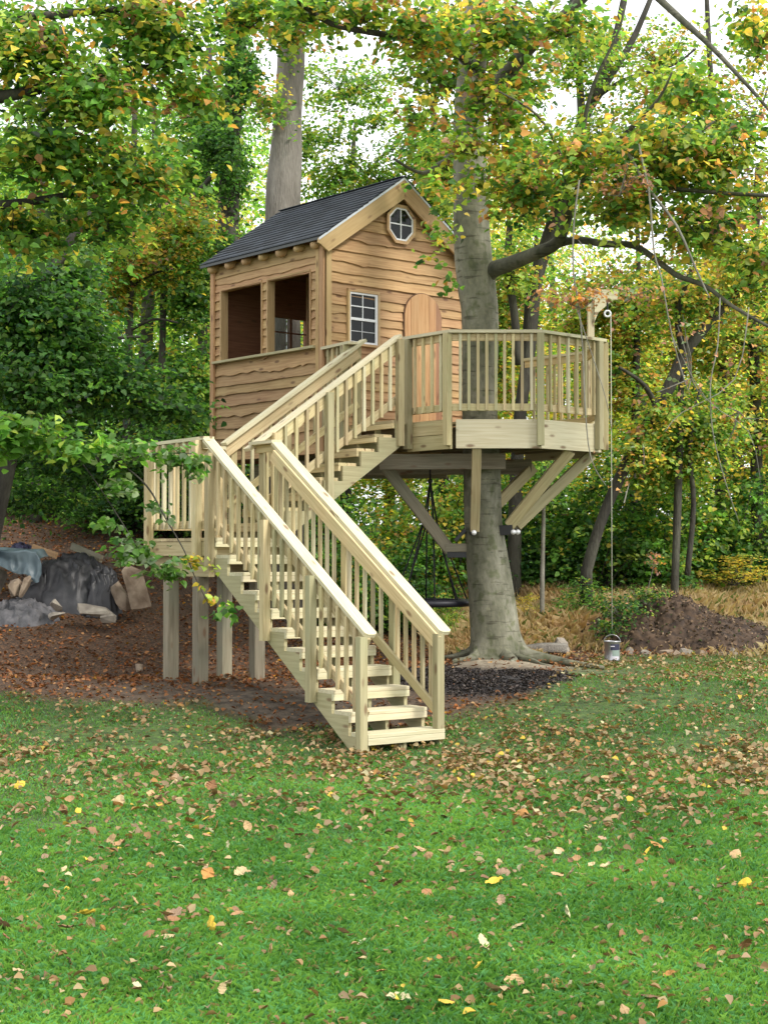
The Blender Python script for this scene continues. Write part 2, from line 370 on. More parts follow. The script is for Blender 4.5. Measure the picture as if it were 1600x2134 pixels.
def build_ground():
    xs = np.concatenate([[-150, -90, -55, -35, -24, -17, -12], np.arange(-9, 9.01, 0.12), [12, 17, 24, 35, 55, 90, 150]])
    ys = np.concatenate([[-40, -20, -8, 0], np.arange(3, 27.0, 0.12), np.arange(27, 44, 0.7), [46, 52, 60, 75, 100, 160, 300]])
    X, Y = np.meshgrid(xs, ys); Z = gz(X, Y)
    far = sstep(Y, 44, 60); Z = Z * (1 - far) + (3.0) * far
    Z = Z + 0.012 * n2(X, Y, 5, 4) + 0.02 * n2(X, Y, 1.7, 5)
    lawn, mul, saw, bare = zones(X, Y)
    Z = Z + 0.09 * saw + 0.03 * mul
    # tree base heap
    V = np.stack([X.ravel(), Y.ravel(), Z.ravel()], 1)
    nx, ny = len(xs), len(ys)
    i = np.arange((ny - 1) * (nx - 1)); r = i // (nx - 1); c = i % (nx - 1); a = r * nx + c
    Fc = np.stack([a, a + 1, a + 1 + nx, a + nx], 1)
    me = np_mesh('ground', V, Fc)
    for nm, arr in (('lawn', lawn), ('mulch', mul), ('saw', saw), ('bare', bare)):
        at_ = me.attributes.new(nm, 'FLOAT', 'POINT'); at_.data.foreach_set('value', arr.ravel().astype(np.float32))
    m, n, l, b, out = new_mat('ground')
    tc = n.new('ShaderNodeTexCoord')
    def nzn(s, d=6):
        q = n.new('ShaderNodeTexNoise'); q.inputs['Scale'].default_value = s; q.inputs['Detail'].default_value = d; l.new(tc.outputs['Object'], q.inputs[0]); return q
    a1, a2, a3 = nzn(9), nzn(1.2, 3), nzn(30, 4)
    lit = ramp(n, [(0.30, (0.028, 0.018, 0.010)), (0.48, (0.060, 0.031, 0.015)), (0.6, (0.115, 0.058, 0.028)), (0.75, (0.19, 0.11, 0.055))]); l.new(a3.outputs[0], lit.inputs[0])
    gr = ramp(n, [(0.35, (0.03, 0.055, 0.012)), (0.65, (0.08, 0.13, 0.028))]); l.new(a1.outputs[0], gr.inputs[0])
    mu = ramp(n, [(0.35, (0.016, 0.014, 0.014)), (0.7, (0.055, 0.048, 0.046))]); l.new(a3.outputs[0], mu.inputs[0])
    sw = ramp(n, [(0.35, (0.20, 0.155, 0.10)), (0.7, (0.42, 0.36, 0.26))]); l.new(a1.outputs[0], sw.inputs[0])
    br = ramp(n, [(0.35, (0.045, 0.033, 0.022)), (0.7, (0.13, 0.098, 0.068))]); l.new(a1.outputs[0], br.inputs[0])
    cur = lit.outputs[0]
    for nm, rr in (('bare', br), ('lawn', gr), ('mulch', mu), ('saw', sw)):
        an = n.new('ShaderNodeAttribute'); an.attribute_name = nm
        mx = n.new('ShaderNodeMixRGB'); l.new(an.outputs['Fac'], mx.inputs[0]); l.new(cur, mx.inputs[1]); l.new(rr.outputs[0], mx.inputs[2]); cur = mx.outputs[0]
    l.new(cur, b.inputs['Base Color']); b.inputs['Roughness'].default_value = 0.95
    bp = n.new('ShaderNodeBump'); bp.inputs['Strength'].default_value = 0.8; bp.inputs['Distance'].default_value = 0.03
    l.new(a3.outputs[0], bp.inputs['Height']); l.new(bp.outputs[0], b.inputs['Normal'])
    o = link('ground', me, m, None, None, True)
    return tag(o, 'lawn rising to bare soil, leaf litter and forest floor', None, None, 'structure')
GROUND = build_ground()

def ribbon_blades(px, py, h, w, lean_amt, colr, rng):
    """curved 3-vertex-row blades as 2 tris: base pair + mid pair merged -> use (b0,b1,m,tip): two triangles"""
    n = len(px); a = rng.uniform(0, 2 * np.pi, n); la = rng.uniform(0, 2 * np.pi, n)
    pz = gz(px, py) - 0.005
    ca, sa = np.cos(a) * w / 2, np.sin(a) * w / 2
    lx, ly = np.cos(la) * lean_amt * h, np.sin(la) * lean_amt * h
    V = np.empty((n, 4, 3))
    V[:, 0] = np.stack([px - ca, py - sa, pz], 1); V[:, 1] = np.stack([px + ca, py + sa, pz], 1)
    V[:, 2] = np.stack([px + lx * 0.35 + ca * 0.8, py + ly * 0.35 + sa * 0.8, pz + h * 0.6], 1)
    V[:, 3] = np.stack([px + lx, py + ly, pz + h * (1 - 0.35 * lean_amt)], 1)
    base = (np.arange(n) * 4)[:, None]
    F3 = np.concatenate([base + np.array([[0, 1, 2]]), base + np.array([[0, 2, 3]])], 1).reshape(-1, 3)
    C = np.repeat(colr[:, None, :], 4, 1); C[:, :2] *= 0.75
    return V.reshape(-1, 3), F3, C.reshape(-1, 3)

def build_grass():
    rng = np.random.default_rng(3)
    # candidate points inside the view wedge
    def sample(n, y0, y1, pw):
        u = rng.random(n); y = y0 + (y1 - y0) * u ** pw
        x = (rng.random(n) * 2 - 1) * (0.262 * y + 0.35)
        return x, y
    xs, ys = [], []
    for n, y0, y1 in ((125000, 5.6, 8.5), (120000, 8.5, 12), (100000, 12, 16.5), (105000, 16.5, 23)):
        x, y = sample(n, y0, y1, 1.0); xs.append(x); ys.append(y)
    x = np.concatenate(xs); y = np.concatenate(ys)
    lawn, mul, saw, bare = zones(x, y)
    thin = 0.62 + 0.5 * n2(x, y, 1.1, 8) + 0.25 * n2(x, y, 3.5, 9) + 0.5 * sstep(y, 12, 8)
    keep = rng.random(len(x)) < np.clip(lawn * np.clip(thin, 0.25 + 0.3 * sstep(y, 13, 16), 1), 0, 1)
    x, y = x[keep], y[keep]
    n = len(x)
    h = rng.uniform(0.028, 0.085, n) * (1 + 0.35 * n2(x, y, 1.3, 5)) * (1 - 0.35 * sstep(y, 9, 15)); w = rng.uniform(0.0028, 0.0048, n) * (1 + sstep(y, 8, 18) * 1.0)
    t = np.clip(0.5 + 0.35 * n2(x, y, 0.9, 6) + 0.25 * n2(x, y, 2.7, 16) + rng.normal(0, 0.22, n), 0, 1)[:, None]
    c = np.array([0.048, 0.150, 0.022]) * (1 - t) + np.array([0.18, 0.355, 0.055]) * t
    blue = (rng.random(n) < 0.30)[:, None]; c = np.where(blue, np.array([0.10, 0.27, 0.09]) * (0.7 + 0.6 * t), c)
    dry = rng.random(n) < 0.05 + 0.11 * sstep(y, 10.5, 14) + 0.3 * sstep(x, 1.8, 3.0) * sstep(y, 17.5, 20); c[dry] = np.array([0.30, 0.24, 0.09]) * rng.uniform(0.6, 1.1, dry.sum())[:, None]
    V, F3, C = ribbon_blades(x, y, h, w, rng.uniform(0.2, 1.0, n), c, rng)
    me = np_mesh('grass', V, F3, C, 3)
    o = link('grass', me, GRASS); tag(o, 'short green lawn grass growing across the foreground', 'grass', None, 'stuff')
build_grass()

PAL_FALL = np.array([[0.38, 0.22, 0.095], [0.47, 0.31, 0.145], [0.31, 0.15, 0.06], [0.55, 0.42, 0.22], [0.24, 0.13, 0.06], [0.47, 0.23, 0.06], [0.39, 0.26, 0.155], [0.72, 0.50, 0.05], [0.66, 0.60, 0.34]])
PW_FALL = np.array([0.2, 0.2, 0.12, 0.14, 0.08, 0.08, 0.12, 0.03, 0.03])

def leaf_quads(P, N, D, size, C, fold=0.18, aspect=0.62, simple=False):
    """rhombic folded leaves: P centres, N normals, D directions (all n,3) -> V, F(tri), C"""
    n = len(P)
    D = D - N * np.sum(D * N, 1, keepdims=True); D /= np.linalg.norm(D, axis=1, keepdims=True) + 1e-9
    S = np.cross(N, D); s = size[:, None]
    if simple:
        V = np.empty((n, 4, 3))
        V[:, 0] = P - D * s * 0.5
        V[:, 1] = P + S * s * aspect * 0.5 + N * s * fold - D * s * 0.06
        V[:, 2] = P + D * s * 0.5 - N * s * 0.08
        V[:, 3] = P - S * s * aspect * 0.5 + N * s * fold - D * s * 0.06
        b = (np.arange(n) * 4)[:, None]
        F = np.concatenate([b + np.array([[0, 1, 2]]), b + np.array([[0, 2, 3]])], 1).reshape(-1, 3)
        return V.reshape(-1, 3), F, np.repeat(C, 4, 0)
    V = np.empty((n, 6, 3)); k1 = 0.40 * aspect + 0.16; k2 = 0.34 * aspect + 0.10
    V[:, 0] = P - D * s * 0.5
    V[:, 1] = P + S * s * k1 + N * s * fold - D * s * 0.20
    V[:, 2] = P + S * s * k2 + N * s * fold * 0.7 + D * s * 0.20
    V[:, 3] = P + D * s * 0.55 - N * s * 0.12
    V[:, 4] = P - S * s * k2 + N * s * fold * 0.9 + D * s * 0.16
    V[:, 5] = P - S * s * k1 + N * s * fold * 0.8 - D * s * 0.22
    b = (np.arange(n) * 6)[:, None]
    F = np.concatenate([b + np.array([q]) for q in ([0, 1, 2], [0, 2, 3], [0, 3, 4], [0, 4, 5])], 1).reshape(-1, 3)
    return V.reshape(-1, 3), F, np.repeat(C, 6, 0)

def rand_unit(rng, n):
    v = rng.normal(size=(n, 3)); return v / np.linalg.norm(v, axis=1, keepdims=True)

def build_fallen():
    rng = np.random.default_rng(21)
    # dense litter on the lawn and forest floor, one object
    xs, ys, sz = [], [], []
    y = np.concatenate([rng.uniform(5.8, 11.0, 7000), rng.uniform(11.0, 26, 46000)]); n = len(y); x = (rng.random(n) * 2 - 1) * (0.262 * y + 0.4)
    lawn, mul, saw, bare = zones(x, y)
    clump = 0.5 + 0.5 * n2(x, y, 1.6, 12) + 0.35 * n2(x, y, 4.5, 13)
    dens_l = (0.27 + 0.16 * sstep(y, 12.0, 14.8) + 0.30 * sstep(x, -1.5, 0.5) * sstep(y, 12, 14) - 0.30 * sstep(x, 1.0, 2.6) * sstep(y, 15.5, 17.5)) * np.clip(clump * 1.5, 0.05, 1.6)
    dens = lawn * dens_l + (1 - lawn) * (0.75 - 0.45 * bare - 0.45 * mul - 0.6 * saw)
    k = rng.random(n) < dens; x, y = x[k], y[k]
    n = len(x); z = gz(x, y) + rng.uniform(0.005, 0.04, n) + 0.028 * lawn[k] + 0.09 * zones(x, y)[2]
    N = np.stack([rng.normal(0, 0.45, n), rng.normal(0, 0.45, n), np.ones(n)], 1); N /= np.linalg.norm(N, axis=1, keepdims=True)
    ci = rng.choice(len(PAL_FALL), n, p=PW_FALL / PW_FALL.sum())
    C = PAL_FALL[ci] * rng.uniform(0.5, 1.15, (n, 1))
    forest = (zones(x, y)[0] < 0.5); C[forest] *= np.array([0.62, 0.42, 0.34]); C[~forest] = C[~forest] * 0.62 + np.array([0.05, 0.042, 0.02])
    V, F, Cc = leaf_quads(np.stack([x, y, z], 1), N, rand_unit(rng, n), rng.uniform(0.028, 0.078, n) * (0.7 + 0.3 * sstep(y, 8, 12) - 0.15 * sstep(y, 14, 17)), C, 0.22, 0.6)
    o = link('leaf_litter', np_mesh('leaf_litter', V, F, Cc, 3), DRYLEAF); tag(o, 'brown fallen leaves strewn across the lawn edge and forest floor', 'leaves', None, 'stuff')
    # the largest-looking fallen leaves, each an object on the ground
    m, nn, l, b, out = new_mat('fallen_leaf')
    oi = nn.new('ShaderNodeObjectInfo'); tc = nn.new('ShaderNodeTexCoord'); nz = nn.new('ShaderNodeTexNoise'); nz.inputs['Scale'].default_value = 40
    l.new(tc.outputs['Object'], nz.inputs[0]); r = ramp(nn, [(0.35, (0.6, 0.6, 0.6)), (0.65, (1.1, 1.1, 1.1))]); l.new(nz.outputs[0], r.inputs[0])
    mx = nn.new('ShaderNodeMixRGB'); mx.blend_type = 'MULTIPLY'; mx.inputs[0].default_value = 1; l.new(oi.outputs['Color'], mx.inputs[1]); l.new(r.outputs[0], mx.inputs[2])
    l.new(mx.outputs[0], b.inputs['Base Color']); b.inputs['Roughness'].default_value = 0.75
    meshes = []
    for q in range(10):
        lob = q % 3
        k = 11; vs_ = [(-0.5, 0, 0.0)]; top = []
        L_, R_ = [], []
        for i in range(1, k):
            t = i / k
            if lob == 0: wd = 0.36 * math.sin(math.pi * t) ** 0.8
            elif lob == 1: wd = (0.30 + 0.16 * abs(math.sin(3.2 * math.pi * t))) * math.sin(math.pi * t) ** 0.6
            else: wd = 0.46 * math.sin(math.pi * min(1, t * 1.05)) ** 1.2 + 0.1 * abs(math.sin(5 * math.pi * t))
            curl = random.uniform(0.1, 0.55); bend = 0.25 * (t - 0.5) ** 2 * 2
            L_.append((t - 0.5, wd * math.cos(curl), bend + wd * math.sin(curl))); R_.append((t - 0.5, -wd * math.cos(curl * 0.7), bend + wd * math.sin(curl * 0.7)))
        C_ = [(i / k - 0.5, 0, 0.25 * (i / k - 0.5) ** 2 * 2) for i in range(0, k + 1)]
        V_ = C_ + L_ + R_; F_ = []
        nC = k + 1
        for i in range(k):
            def Lx(i): return nC + i - 1
            def Rx(i): return nC + (k - 1) + i - 1
            if i == 0: F_ += [(0, 1, Lx(1)), (0, Rx(1), 1)]
            elif i == k - 1: F_ += [(i, i + 1, Lx(i)), (i, Rx(i), i + 1)]
            else: F_ += [(i, i + 1, Lx(i + 1), Lx(i)), (i, Rx(i), Rx(i + 1), i + 1)]
        me = bpy.data.meshes.new('leaf'); me.from_pydata(V_, [], F_); me.update(); me.materials.append(m); meshes.append(me)
    pts = []
    hero = [(428, 1352, 7), (437, 1908, 7), (1186, 1955, 8), (1005, 1985, 8), (845, 1952, 7), (914, 2092, 7), (245, 1650, 7), (1100, 1962, 5), (560, 1925, 3), (920, 1880, 3)]
    for (px, py, ci_) in [(425, 1715, 7), (435, 1948, 7), (1187, 1926, 8), (1006, 1988, 8), (830, 2090, 8), (930, 2105, 7), (250, 1680, 3), (40, 1642, 7), (1030, 1855, 7), (1345, 1792, 7), (1325, 1702, 8), (180, 1920, 7), (1555, 1862, 7)]:
        d = (EYE) * F_PX / (py - HOR); pts.append((at(px, py, d).x, d, ci_, 0.10))
    tries = 0
    while len(pts) < 296 and tries < 9000:
        tries += 1
        yy = 6.1 + (13.2 - 6.1) * random.random() ** 0.8; xx = random.uniform(-1, 1) * 0.25 * yy
        if random.random() > 0.35 + 0.65 * max(0, float(n2(np.array(xx), np.array(yy), 1.4, 31))): continue
        pts.append((xx, yy, int(np.random.default_rng(tries).choice(len(PAL_FALL), p=PW_FALL / PW_FALL.sum())), random.choice((0.04, 0.05, 0.06, 0.07, 0.085, 0.1))))
    for xx, yy, ci_, s in pts:
        z = G(xx, yy) + random.uniform(0.035, 0.07)
        M = Matrix.Translation((xx, yy, z)) @ Matrix.Rotation(random.uniform(0, 6.28), 4, 'Z') @ Matrix.Rotation(random.gauss(0, 0.55), 4, 'X') @ Matrix.Rotation(random.gauss(0, 0.5), 4, 'Y') @ Matrix.Scale(s, 4)
        if random.random() < 0.3: M = M @ Matrix.Rotation(math.pi, 4, 'X')
        o = link('leaf', random.choice(meshes), None, GROUND, M)
        c = PAL_FALL[ci_] * random.uniform(0.75, 1.2); o.color = (c[0], c[1], c[2], 1)
build_fallen()

# ------------------------------------------------------------------ stairs, landing, deck
UP = Vector((0, 0, 1))
A_ST = 0.623
DL = Vector((-math.sin(A_ST), math.cos(A_ST), 0)); VL = Vector((math.cos(A_ST), math.sin(A_ST), 0))
S0 = Vector((-0.148, 14.70, 0)); R1, G1, W1 = 0.188, 0.2897, 0.914
ZL = 11 * R1                      # landing level
DECK_Z = 3.56

def cap_board(parent, a, b, side, w=0.14, t=0.038, clip0=0.0, clip1=0.0, mat=None):
    """flat rail cap whose top centre line runs a -> b, with clipped corners at the ends"""
    a, b, side = Vector(a), Vector(b), Vector(side).normalized(); d = b - a; L = d.length; h = w / 2
    c0, c1 = clip0, clip1
    pts = [(0, -h + c0), (c0, -h), (L - c1, -h), (L, -h + c1), (L, h - c1), (L - c1, h), (c0, h), (0, h - c0)]
    q = []
    for p in pts:
        if not q or (Vector(p) - Vector(q[-1])).length > 1e-5: q.append(p)
    n = d.normalized().cross(side)
    if n.z < 0: side = -side
    return plate(parent, 'rail_cap', q, a, d, side, -t, mat or PINE_TOP)

def flight(root, S, D, V, z0, n, g, r, w, bot, uend, mats, shorten_last=0.0):
    at_ = lambda u, v, z: Vector((S.x, S.y, 0)) + D * u + V * v + UP * z
    for i, v in enumerate((0.0, w / 2 - 0.019, w - 0.038)):
        pts = [(0.035, z0)] if z0 < 0.5 else [(0.035, z0 - 0.05)]
        zb = z0 if z0 < 0.5 else z0 - 0.05
        # bottom line z = z0 + (r/g) u + bot
        ub = (zb - z0 - bot) / (r / g)
        pts.append((max(ub, 0.05), zb)); pts.append((uend, z0 + r / g * uend + bot))
        pts.append((uend, z0 + n * r - 0.039))
        for k in range(n, 0, -1):
            pts.append(((k - 1) * g + 0.04, z0 + k * r - 0.039))
            if k > 1: pts.append(((k - 1) * g + 0.04, z0 + (k - 1) * r - 0.039))
        # plate extrudes along ax x ay; D x UP = (Dy,-Dx) = +V side for our layout
        plate(root, 'stringer', pts, at_(0, v, 0), D, UP, 0.038, mats['stringer'])
    for k in range(1, n + 1):
        z = z0 + k * r; dep = g - 0.004
        if k == n: dep = g - shorten_last
        hw = dep / 2 - 0.004
        for j in range(2):
            u = (k - 1) * g + dep * (0.25 + 0.5 * j)
            board(root, 'tread', at_(u, 0, z - 0.019), at_(u, w, z - 0.019), hw, 0.038, D, mats['tread'], 0.004)
        board(root, 'riser_strip', at_((k - 1) * g + 0.019, 0.0, z - 0.038 - 0.0325), at_((k - 1) * g + 0.019, w, z - 0.038 - 0.0325), 0.063, 0.036, UP, mats['tread'])
    return at_

def slope_rail(root, at_, u0, u1, vin, vb, vcap, c, sl, posts, vpost, post_bottom, capclip, spacing=0.143, skip=(), capu=None, bal_mat=None, rail_top_w=0.14):
    """c: cap top height at u=0; sl: slope"""
    zc = lambda u: c + sl * u
    cu0, cu1 = capu or (u0, u1)
    cap_board(root, at_(cu0, vcap, zc(cu0)), at_(cu1, vcap, zc(cu1)), VV(at_), clip0=capclip)
    k = math.sqrt(1 + sl * sl)
    zo = 0.040 * k
    hw = rail_top_w / 2 * k
    board(root, 'top_rail', at_(u0 + 0.04, vin, zc(u0 + 0.04) - zo - hw), at_(u1, vin, zc(u1) - zo - hw), rail_top_w, 0.038, UP, PINE)
    board(root, 'bottom_rail', at_(u0 + 0.05, vin, zc(u0 + 0.05) - 0.80), at_(u1, vin, zc(u1) - 0.80), 0.089, 0.038, UP, PINE)
    for u, zb in zip(posts, post_bottom):
        vp = vpost if not isinstance(vpost, (list, tuple)) else vpost[posts.index(u)]
        board(root, 'post', at_(u, vp, zb), at_(u, vp, zc(u) - zo - 0.004), 0.088, 0.088, VV(at_), random.choice([PINE, PINE, PINE_GREEN]), 0.006)
    ps = sorted(posts)
    edges = [ps[0]] + ps[1:]
    for a, b in zip(edges[:-1], edges[1:]):
        n = max(1, round((b - a) / spacing) - 1)
        for i in range(n):
            u = a + (b - a) * (i + 1) / (n + 1)
            board(root, 'baluster', at_(u, vb, zc(u) - 0.80 - 0.062), at_(u, vb, zc(u) - zo - 0.01), 0.036, 0.036, VV(at_), random.choice([PINE, PINE, PINE_TOP, PINE_GREEN, PINE]), 0.002)

_side = {}
def VV(f): return _side[id(f)]

lower = empty('staircase', S0, 'lower staircase of pale treated pine climbing from the lawn to the side landing', 'stairs')
atL = flight(lower, S0, DL, VL, 0.0, 11, G1, R1, W1, -0.19, 3.02, dict(stringer=PINE_GREEN, tread=PINE_TOP), 0.16)
_side[id(atL)] = VL
slL = R1 / G1
botL = lambda u: slL * u - 0.17
slope_rail(lower, atL, 0.0, 3.10, 0.019, -0.019, 0.045, 1.1307, slL, [0.045, 0.92, 1.793, 2.955], -0.0455, [0.01, botL(0.92), botL(1.793), botL(2.955)], 0.03, capu=(0.0, 3.14))
slope_rail(lower, atL, 0.0, 3.10, 0.852, 0.889, 0.935, 1.1307, slL, [0.05, 0.89, 1.764, 3.13], [0.872, 0.953, 0.953, 0.953], [R1 + 0.001, botL(0.89), botL(1.764), ZL - 0.16], 0.03, capu=(0.0, 3.14))

# landing
landing = empty('landing_platform', atL(3.7, 0.4, 0), 'small square stair landing on four weathered posts, half hidden by leafy twigs', 'platform')
U0, U1, V0, V1 = 3.024, 4.58, -0.002, 1.06
for v, u0, u1 in ((V0 + 0.02, U0, U1), (V1 - 0.02, U0, U1)):
    board(landing, 'rim_joist', atL(u0, v, ZL - 0.12), atL(u1, v, ZL - 0.12), 0.165, 0.038, UP, PINE)
for u in (U0 + 0.02, 3.4, 3.8, 4.2, U1 - 0.02):
    board(landing, 'joist', atL(u, V0 + 0.045, ZL - 0.12), atL(u, V1 - 0.045, ZL - 0.12), 0.16, 0.038, UP, PINE)
nb = 11
for i in range(nb):
    u = U0 + (U1 - U0) * (i + 0.5) / nb
    board(landing, 'deck_board', atL(u, V0 - 0.01, ZL - 0.018), atL(u, V1 + 0.01, ZL - 0.018), (U1 - U0) / nb - 0.006, 0.034, DL, PINE)
for v in (0.12, 0.86):
    board(landing, 'beam', atL(3.2, v, ZL - 0.32), atL(4.5, v, ZL - 0.32), 0.23, 0.076, UP, PINE)
for u, v in ((3.45, 0.12), (4.15, 0.12), (4.2, 0.86), (3.45, 0.86)):
    p = atL(u, v, 0); zg = G(p.x, p.y) - 0.06
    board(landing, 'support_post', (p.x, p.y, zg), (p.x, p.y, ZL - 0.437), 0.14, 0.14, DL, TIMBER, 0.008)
ZLC = 3.195
def level_rail(root, A, B, z, zc, inward, posts=(), spacing=0.14, zb=None, capoff=0.0, baloff=0.036, cap=True, n=None, caplen=(0, 0), bmats=(PINE, PINE, PINE_TOP, PINE_GREEN)):
    """A->B is the outer face line of the rails; inward is a unit vector"""
    A, B, inward = Vector(A), Vector(B), Vector(inward); d = (B - A).normalized(); L = (B - A).length
    P = lambda s, o, zz: Vector((A.x, A.y, 0)) + d * s + inward * o + UP * zz
    if cap:
        cap_board(root, P(-caplen[0], capoff, zc), P(L + caplen[1], capoff, zc), inward)
    board(root, 'top_rail', P(0, 0.019, zc - 0.040 - 0.045), P(L, 0.019, zc - 0.040 - 0.045), 0.089, 0.036, UP, PINE)
    board(root, 'bottom_rail', P(0, 0.019, z + 0.145), P(L, 0.019, z + 0.145), 0.089, 0.036, UP, PINE)
    n = n or max(1, round(L / spacing) - 1)
    for i in range(n):
        s = L * (i + 1) / (n + 1) + random.uniform(-0.004, 0.004)
        board(root, 'baluster', P(s, -0.019, z + 0.105), P(s, -0.019, zc - 0.045), 0.036, 0.036, d, random.choice(bmats), 0.002)
    for s, zbot in posts:
        board(root, 'post', P(s, -0.0455, zbot), P(s, -0.0455, zc - 0.042), 0.088, 0.088, d, random.choice([PINE, PINE_GREEN, PINE]), 0.006)
level_rail(landing, atL(3.10, 0.0, 0), atL(4.56, 0.0, 0), ZL, ZLC, VL, [(0.147, ZL - 0.21), (1.30, ZL - 0.21)], capoff=0.045, n=8, caplen=(-0.04, 0.06))
level_rail(landing, atL(4.56, 0.0, 0), atL(4.56, 1.02, 0), ZL, ZLC, -DL, [(1.0, ZL - 0.21)], capoff=0.045, n=7, caplen=(-0.14, 0.0))
level_rail(landing, atL(3.175, 0.99, 0), atL(3.64, 0.99, 0), ZL, ZLC, -VL, [(0.42, ZL - 0.21)], capoff=0.055, n=2, caplen=(0.03, 0.02))

# upper flight, at right angles to the lower one
SU = Vector((-1.432, 18.30, 0)); G2 = 0.27; R2 = (DECK_Z - ZL) / 8
upper = empty('staircase', atL(3.67, 1.06, ZL), 'upper staircase rising from the landing to the tree deck beside the cabin', 'stairs')
atU = flight(upper, SU, VL, DL, ZL, 8, G2, R2, W1, -0.21, 8 * G2 - 0.16, dict(stringer=PINE_GREEN, tread=PINE), 0.16)
_side[id(atU)] = DL
slU = R2 / G2
botU = lambda u: ZL + slU * u - 0.19
slope_rail(upper, atU, -0.02, 1.98, 0.019, -0.019, 0.03, ZL + R2 + 1.005, slU, [0.16, 0.918, 1.975], -0.0455, [botU(0.3), botU(0.918), 3.235], 0.0, spacing=0.14, capu=(-0.20, 2.0))
slope_rail(upper, atU, -0.02, 1.99, 0.895, 0.933, 0.885, ZL + R2 + 1.005, slU, [0.16, 0.95, 2.02], 0.96, [botU(0.3), botU(0.95), botU(1.7)], 0.0, spacing=0.14, capu=(-0.02, 2.06))

# deck
deck = empty('tree_deck', (1.3, 20.3, 3.2), 'eight-sided pale pine deck with slatted railing carried by the grey beech trunk', 'deck')
P0, P1, P2, P3, P4, P5 = (0.30, 19.86), (0.83, 19.24), (1.93, 19.24), (2.80, 20.05), (2.80, 21.25), (2.02, 22.08)
HA = Vector((math.cos(math.radians(40.44)), math.sin(math.radians(40.44)), 0)); HB = Vector((-HA.y, HA.x, 0))
HP = Vector((-0.804, 20.75, 0)); HW = 2.60
hc = HP + HA * HW
main_poly = [(-0.43, 20.14), P0, P1, P2, P3, P4, P5, (hc.x, hc.y), (HP.x, HP.y)]
tri_poly = [(-0.43, 20.14), (0.10, 19.44), (0.30, 19.86)]
def clip_line(poly, p, d):
    """interval of s where p + s d is inside convex ccw/cw polygon"""
    lo, hi = -99, 99; n = len(poly)
    area = sum(poly[i][0] * poly[(i + 1) % n][1] - poly[(i + 1) % n][0] * poly[i][1] for i in range(n))
    sg = 1 if area > 0 else -1
    for i in range(n):
        a, b = poly[i], poly[(i + 1) % n]; ex, ey = b[0] - a[0], b[1] - a[1]
        nx_, ny_ = -ey * sg, ex * sg
        num = (p[0] - a[0]) * nx_ + (p[1] - a[1]) * ny_; den = d[0] * nx_ + d[1] * ny_
        if abs(den) < 1e-9:
            if num < 0: return None
            continue
        t = -num / den
        if den > 0: lo = max(lo, t)
        else: hi = min(hi, t)
    return (lo, hi) if hi - lo > 0.03 else None
TREE_XY = (1.235, 20.3)
for poly in (main_poly, tri_poly):
    for i in range(-20, 40):
        o = (HP.x - HB.x * i * 0.14, HP.y - HB.y * i * 0.14)
        iv = clip_line(poly, o, (HA.x, HA.y))
        if not iv: continue
        a = Vector((o[0], o[1], DECK_Z - 0.016)) + HA * iv[0]; b = Vector((o[0], o[1], DECK_Z - 0.016)) + HA * iv[1]
        segs = [(a, b)]
        # leave room for the trunk
        tv = Vector((TREE_XY[0], TREE_XY[1], DECK_Z - 0.016)); s = (tv - a).dot(HA); dist = ((a + HA * s) - tv).length
        if dist < 0.40 and 0 < s < (b - a).length:
            hcut = math.sqrt(0.4 ** 2 - dist ** 2) + 0.02
            segs = [(a, a + HA * (s - hcut)), (a + HA * (s + hcut), b)]
        for p, q in segs:
            if (q - p).length > 0.06 and (q - p).dot(HA) > 0: board(deck, 'deck_board', p, q, 0.134, 0.030, HB, PINE)
for i in range(1, 8):
    o = (HP.x + HA.x * (i * 0.41 + 0.05), HP.y + HA.y * (i * 0.41 + 0.05))
    iv = clip_line(main_poly, o, (HB.x, HB.y))
    if iv:
        a = Vector((o[0], o[1], DECK_Z - 0.15)) + HB * (iv[0] + 0.06); b = Vector((o[0], o[1], DECK_Z - 0.15)) + HB * (iv[1] - 0.05)
        tv = Vector((*TREE_XY, a.z)); s = (tv - a).dot(HB); dist = ((a + HB * s) - tv).length
        if dist < 0.34 and 0 < s < (b - a).length:
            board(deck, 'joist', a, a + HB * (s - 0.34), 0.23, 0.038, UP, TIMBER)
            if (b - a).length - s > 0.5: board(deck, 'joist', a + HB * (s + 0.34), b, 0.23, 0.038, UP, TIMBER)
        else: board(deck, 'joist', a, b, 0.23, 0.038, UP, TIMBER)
corners = [P0, P1, P2, P3, P4, P5]
cen = Vector((1.37, 20.6, 0))
def edge(i):
    a, b = Vector((*corners[i], 0)), Vector((*corners[i + 1], 0)); d = (b - a).normalized(); inn = Vector((-d.y, d.x, 0))
    if inn.dot(cen - a) < 0: inn = -inn
    return a, b, d, inn
for i in range(5):
    a, b, d, inn = edge(i)
    if i == 0:
        for zz in (DECK_Z - 0.095, DECK_Z - 0.28): board(deck, 'fascia', a + UP * zz + inn * 0.02, b - d * 0.02 + UP * zz + inn * 0.02, 0.18, 0.038, UP, PINE)
        board(deck, 'fascia', a + UP * (DECK_Z + 0.0) + inn * 0.022 + UP * -0.0, b + UP * DECK_Z + inn * 0.022, 0.004, 0.03, UP, PINE)
    else:
        e0, e1 = (0.06 if i == 1 else 0.02), (-0.0 if i == 1 else 0.0)
        board(deck, 'fascia', a + d * e0 + UP * (DECK_Z - 0.185) + inn * 0.019, b - d * e1 + UP * (DECK_Z - 0.185) + inn * 0.019, 0.36, 0.038, UP, PINE_TOP)
ZC = 4.66
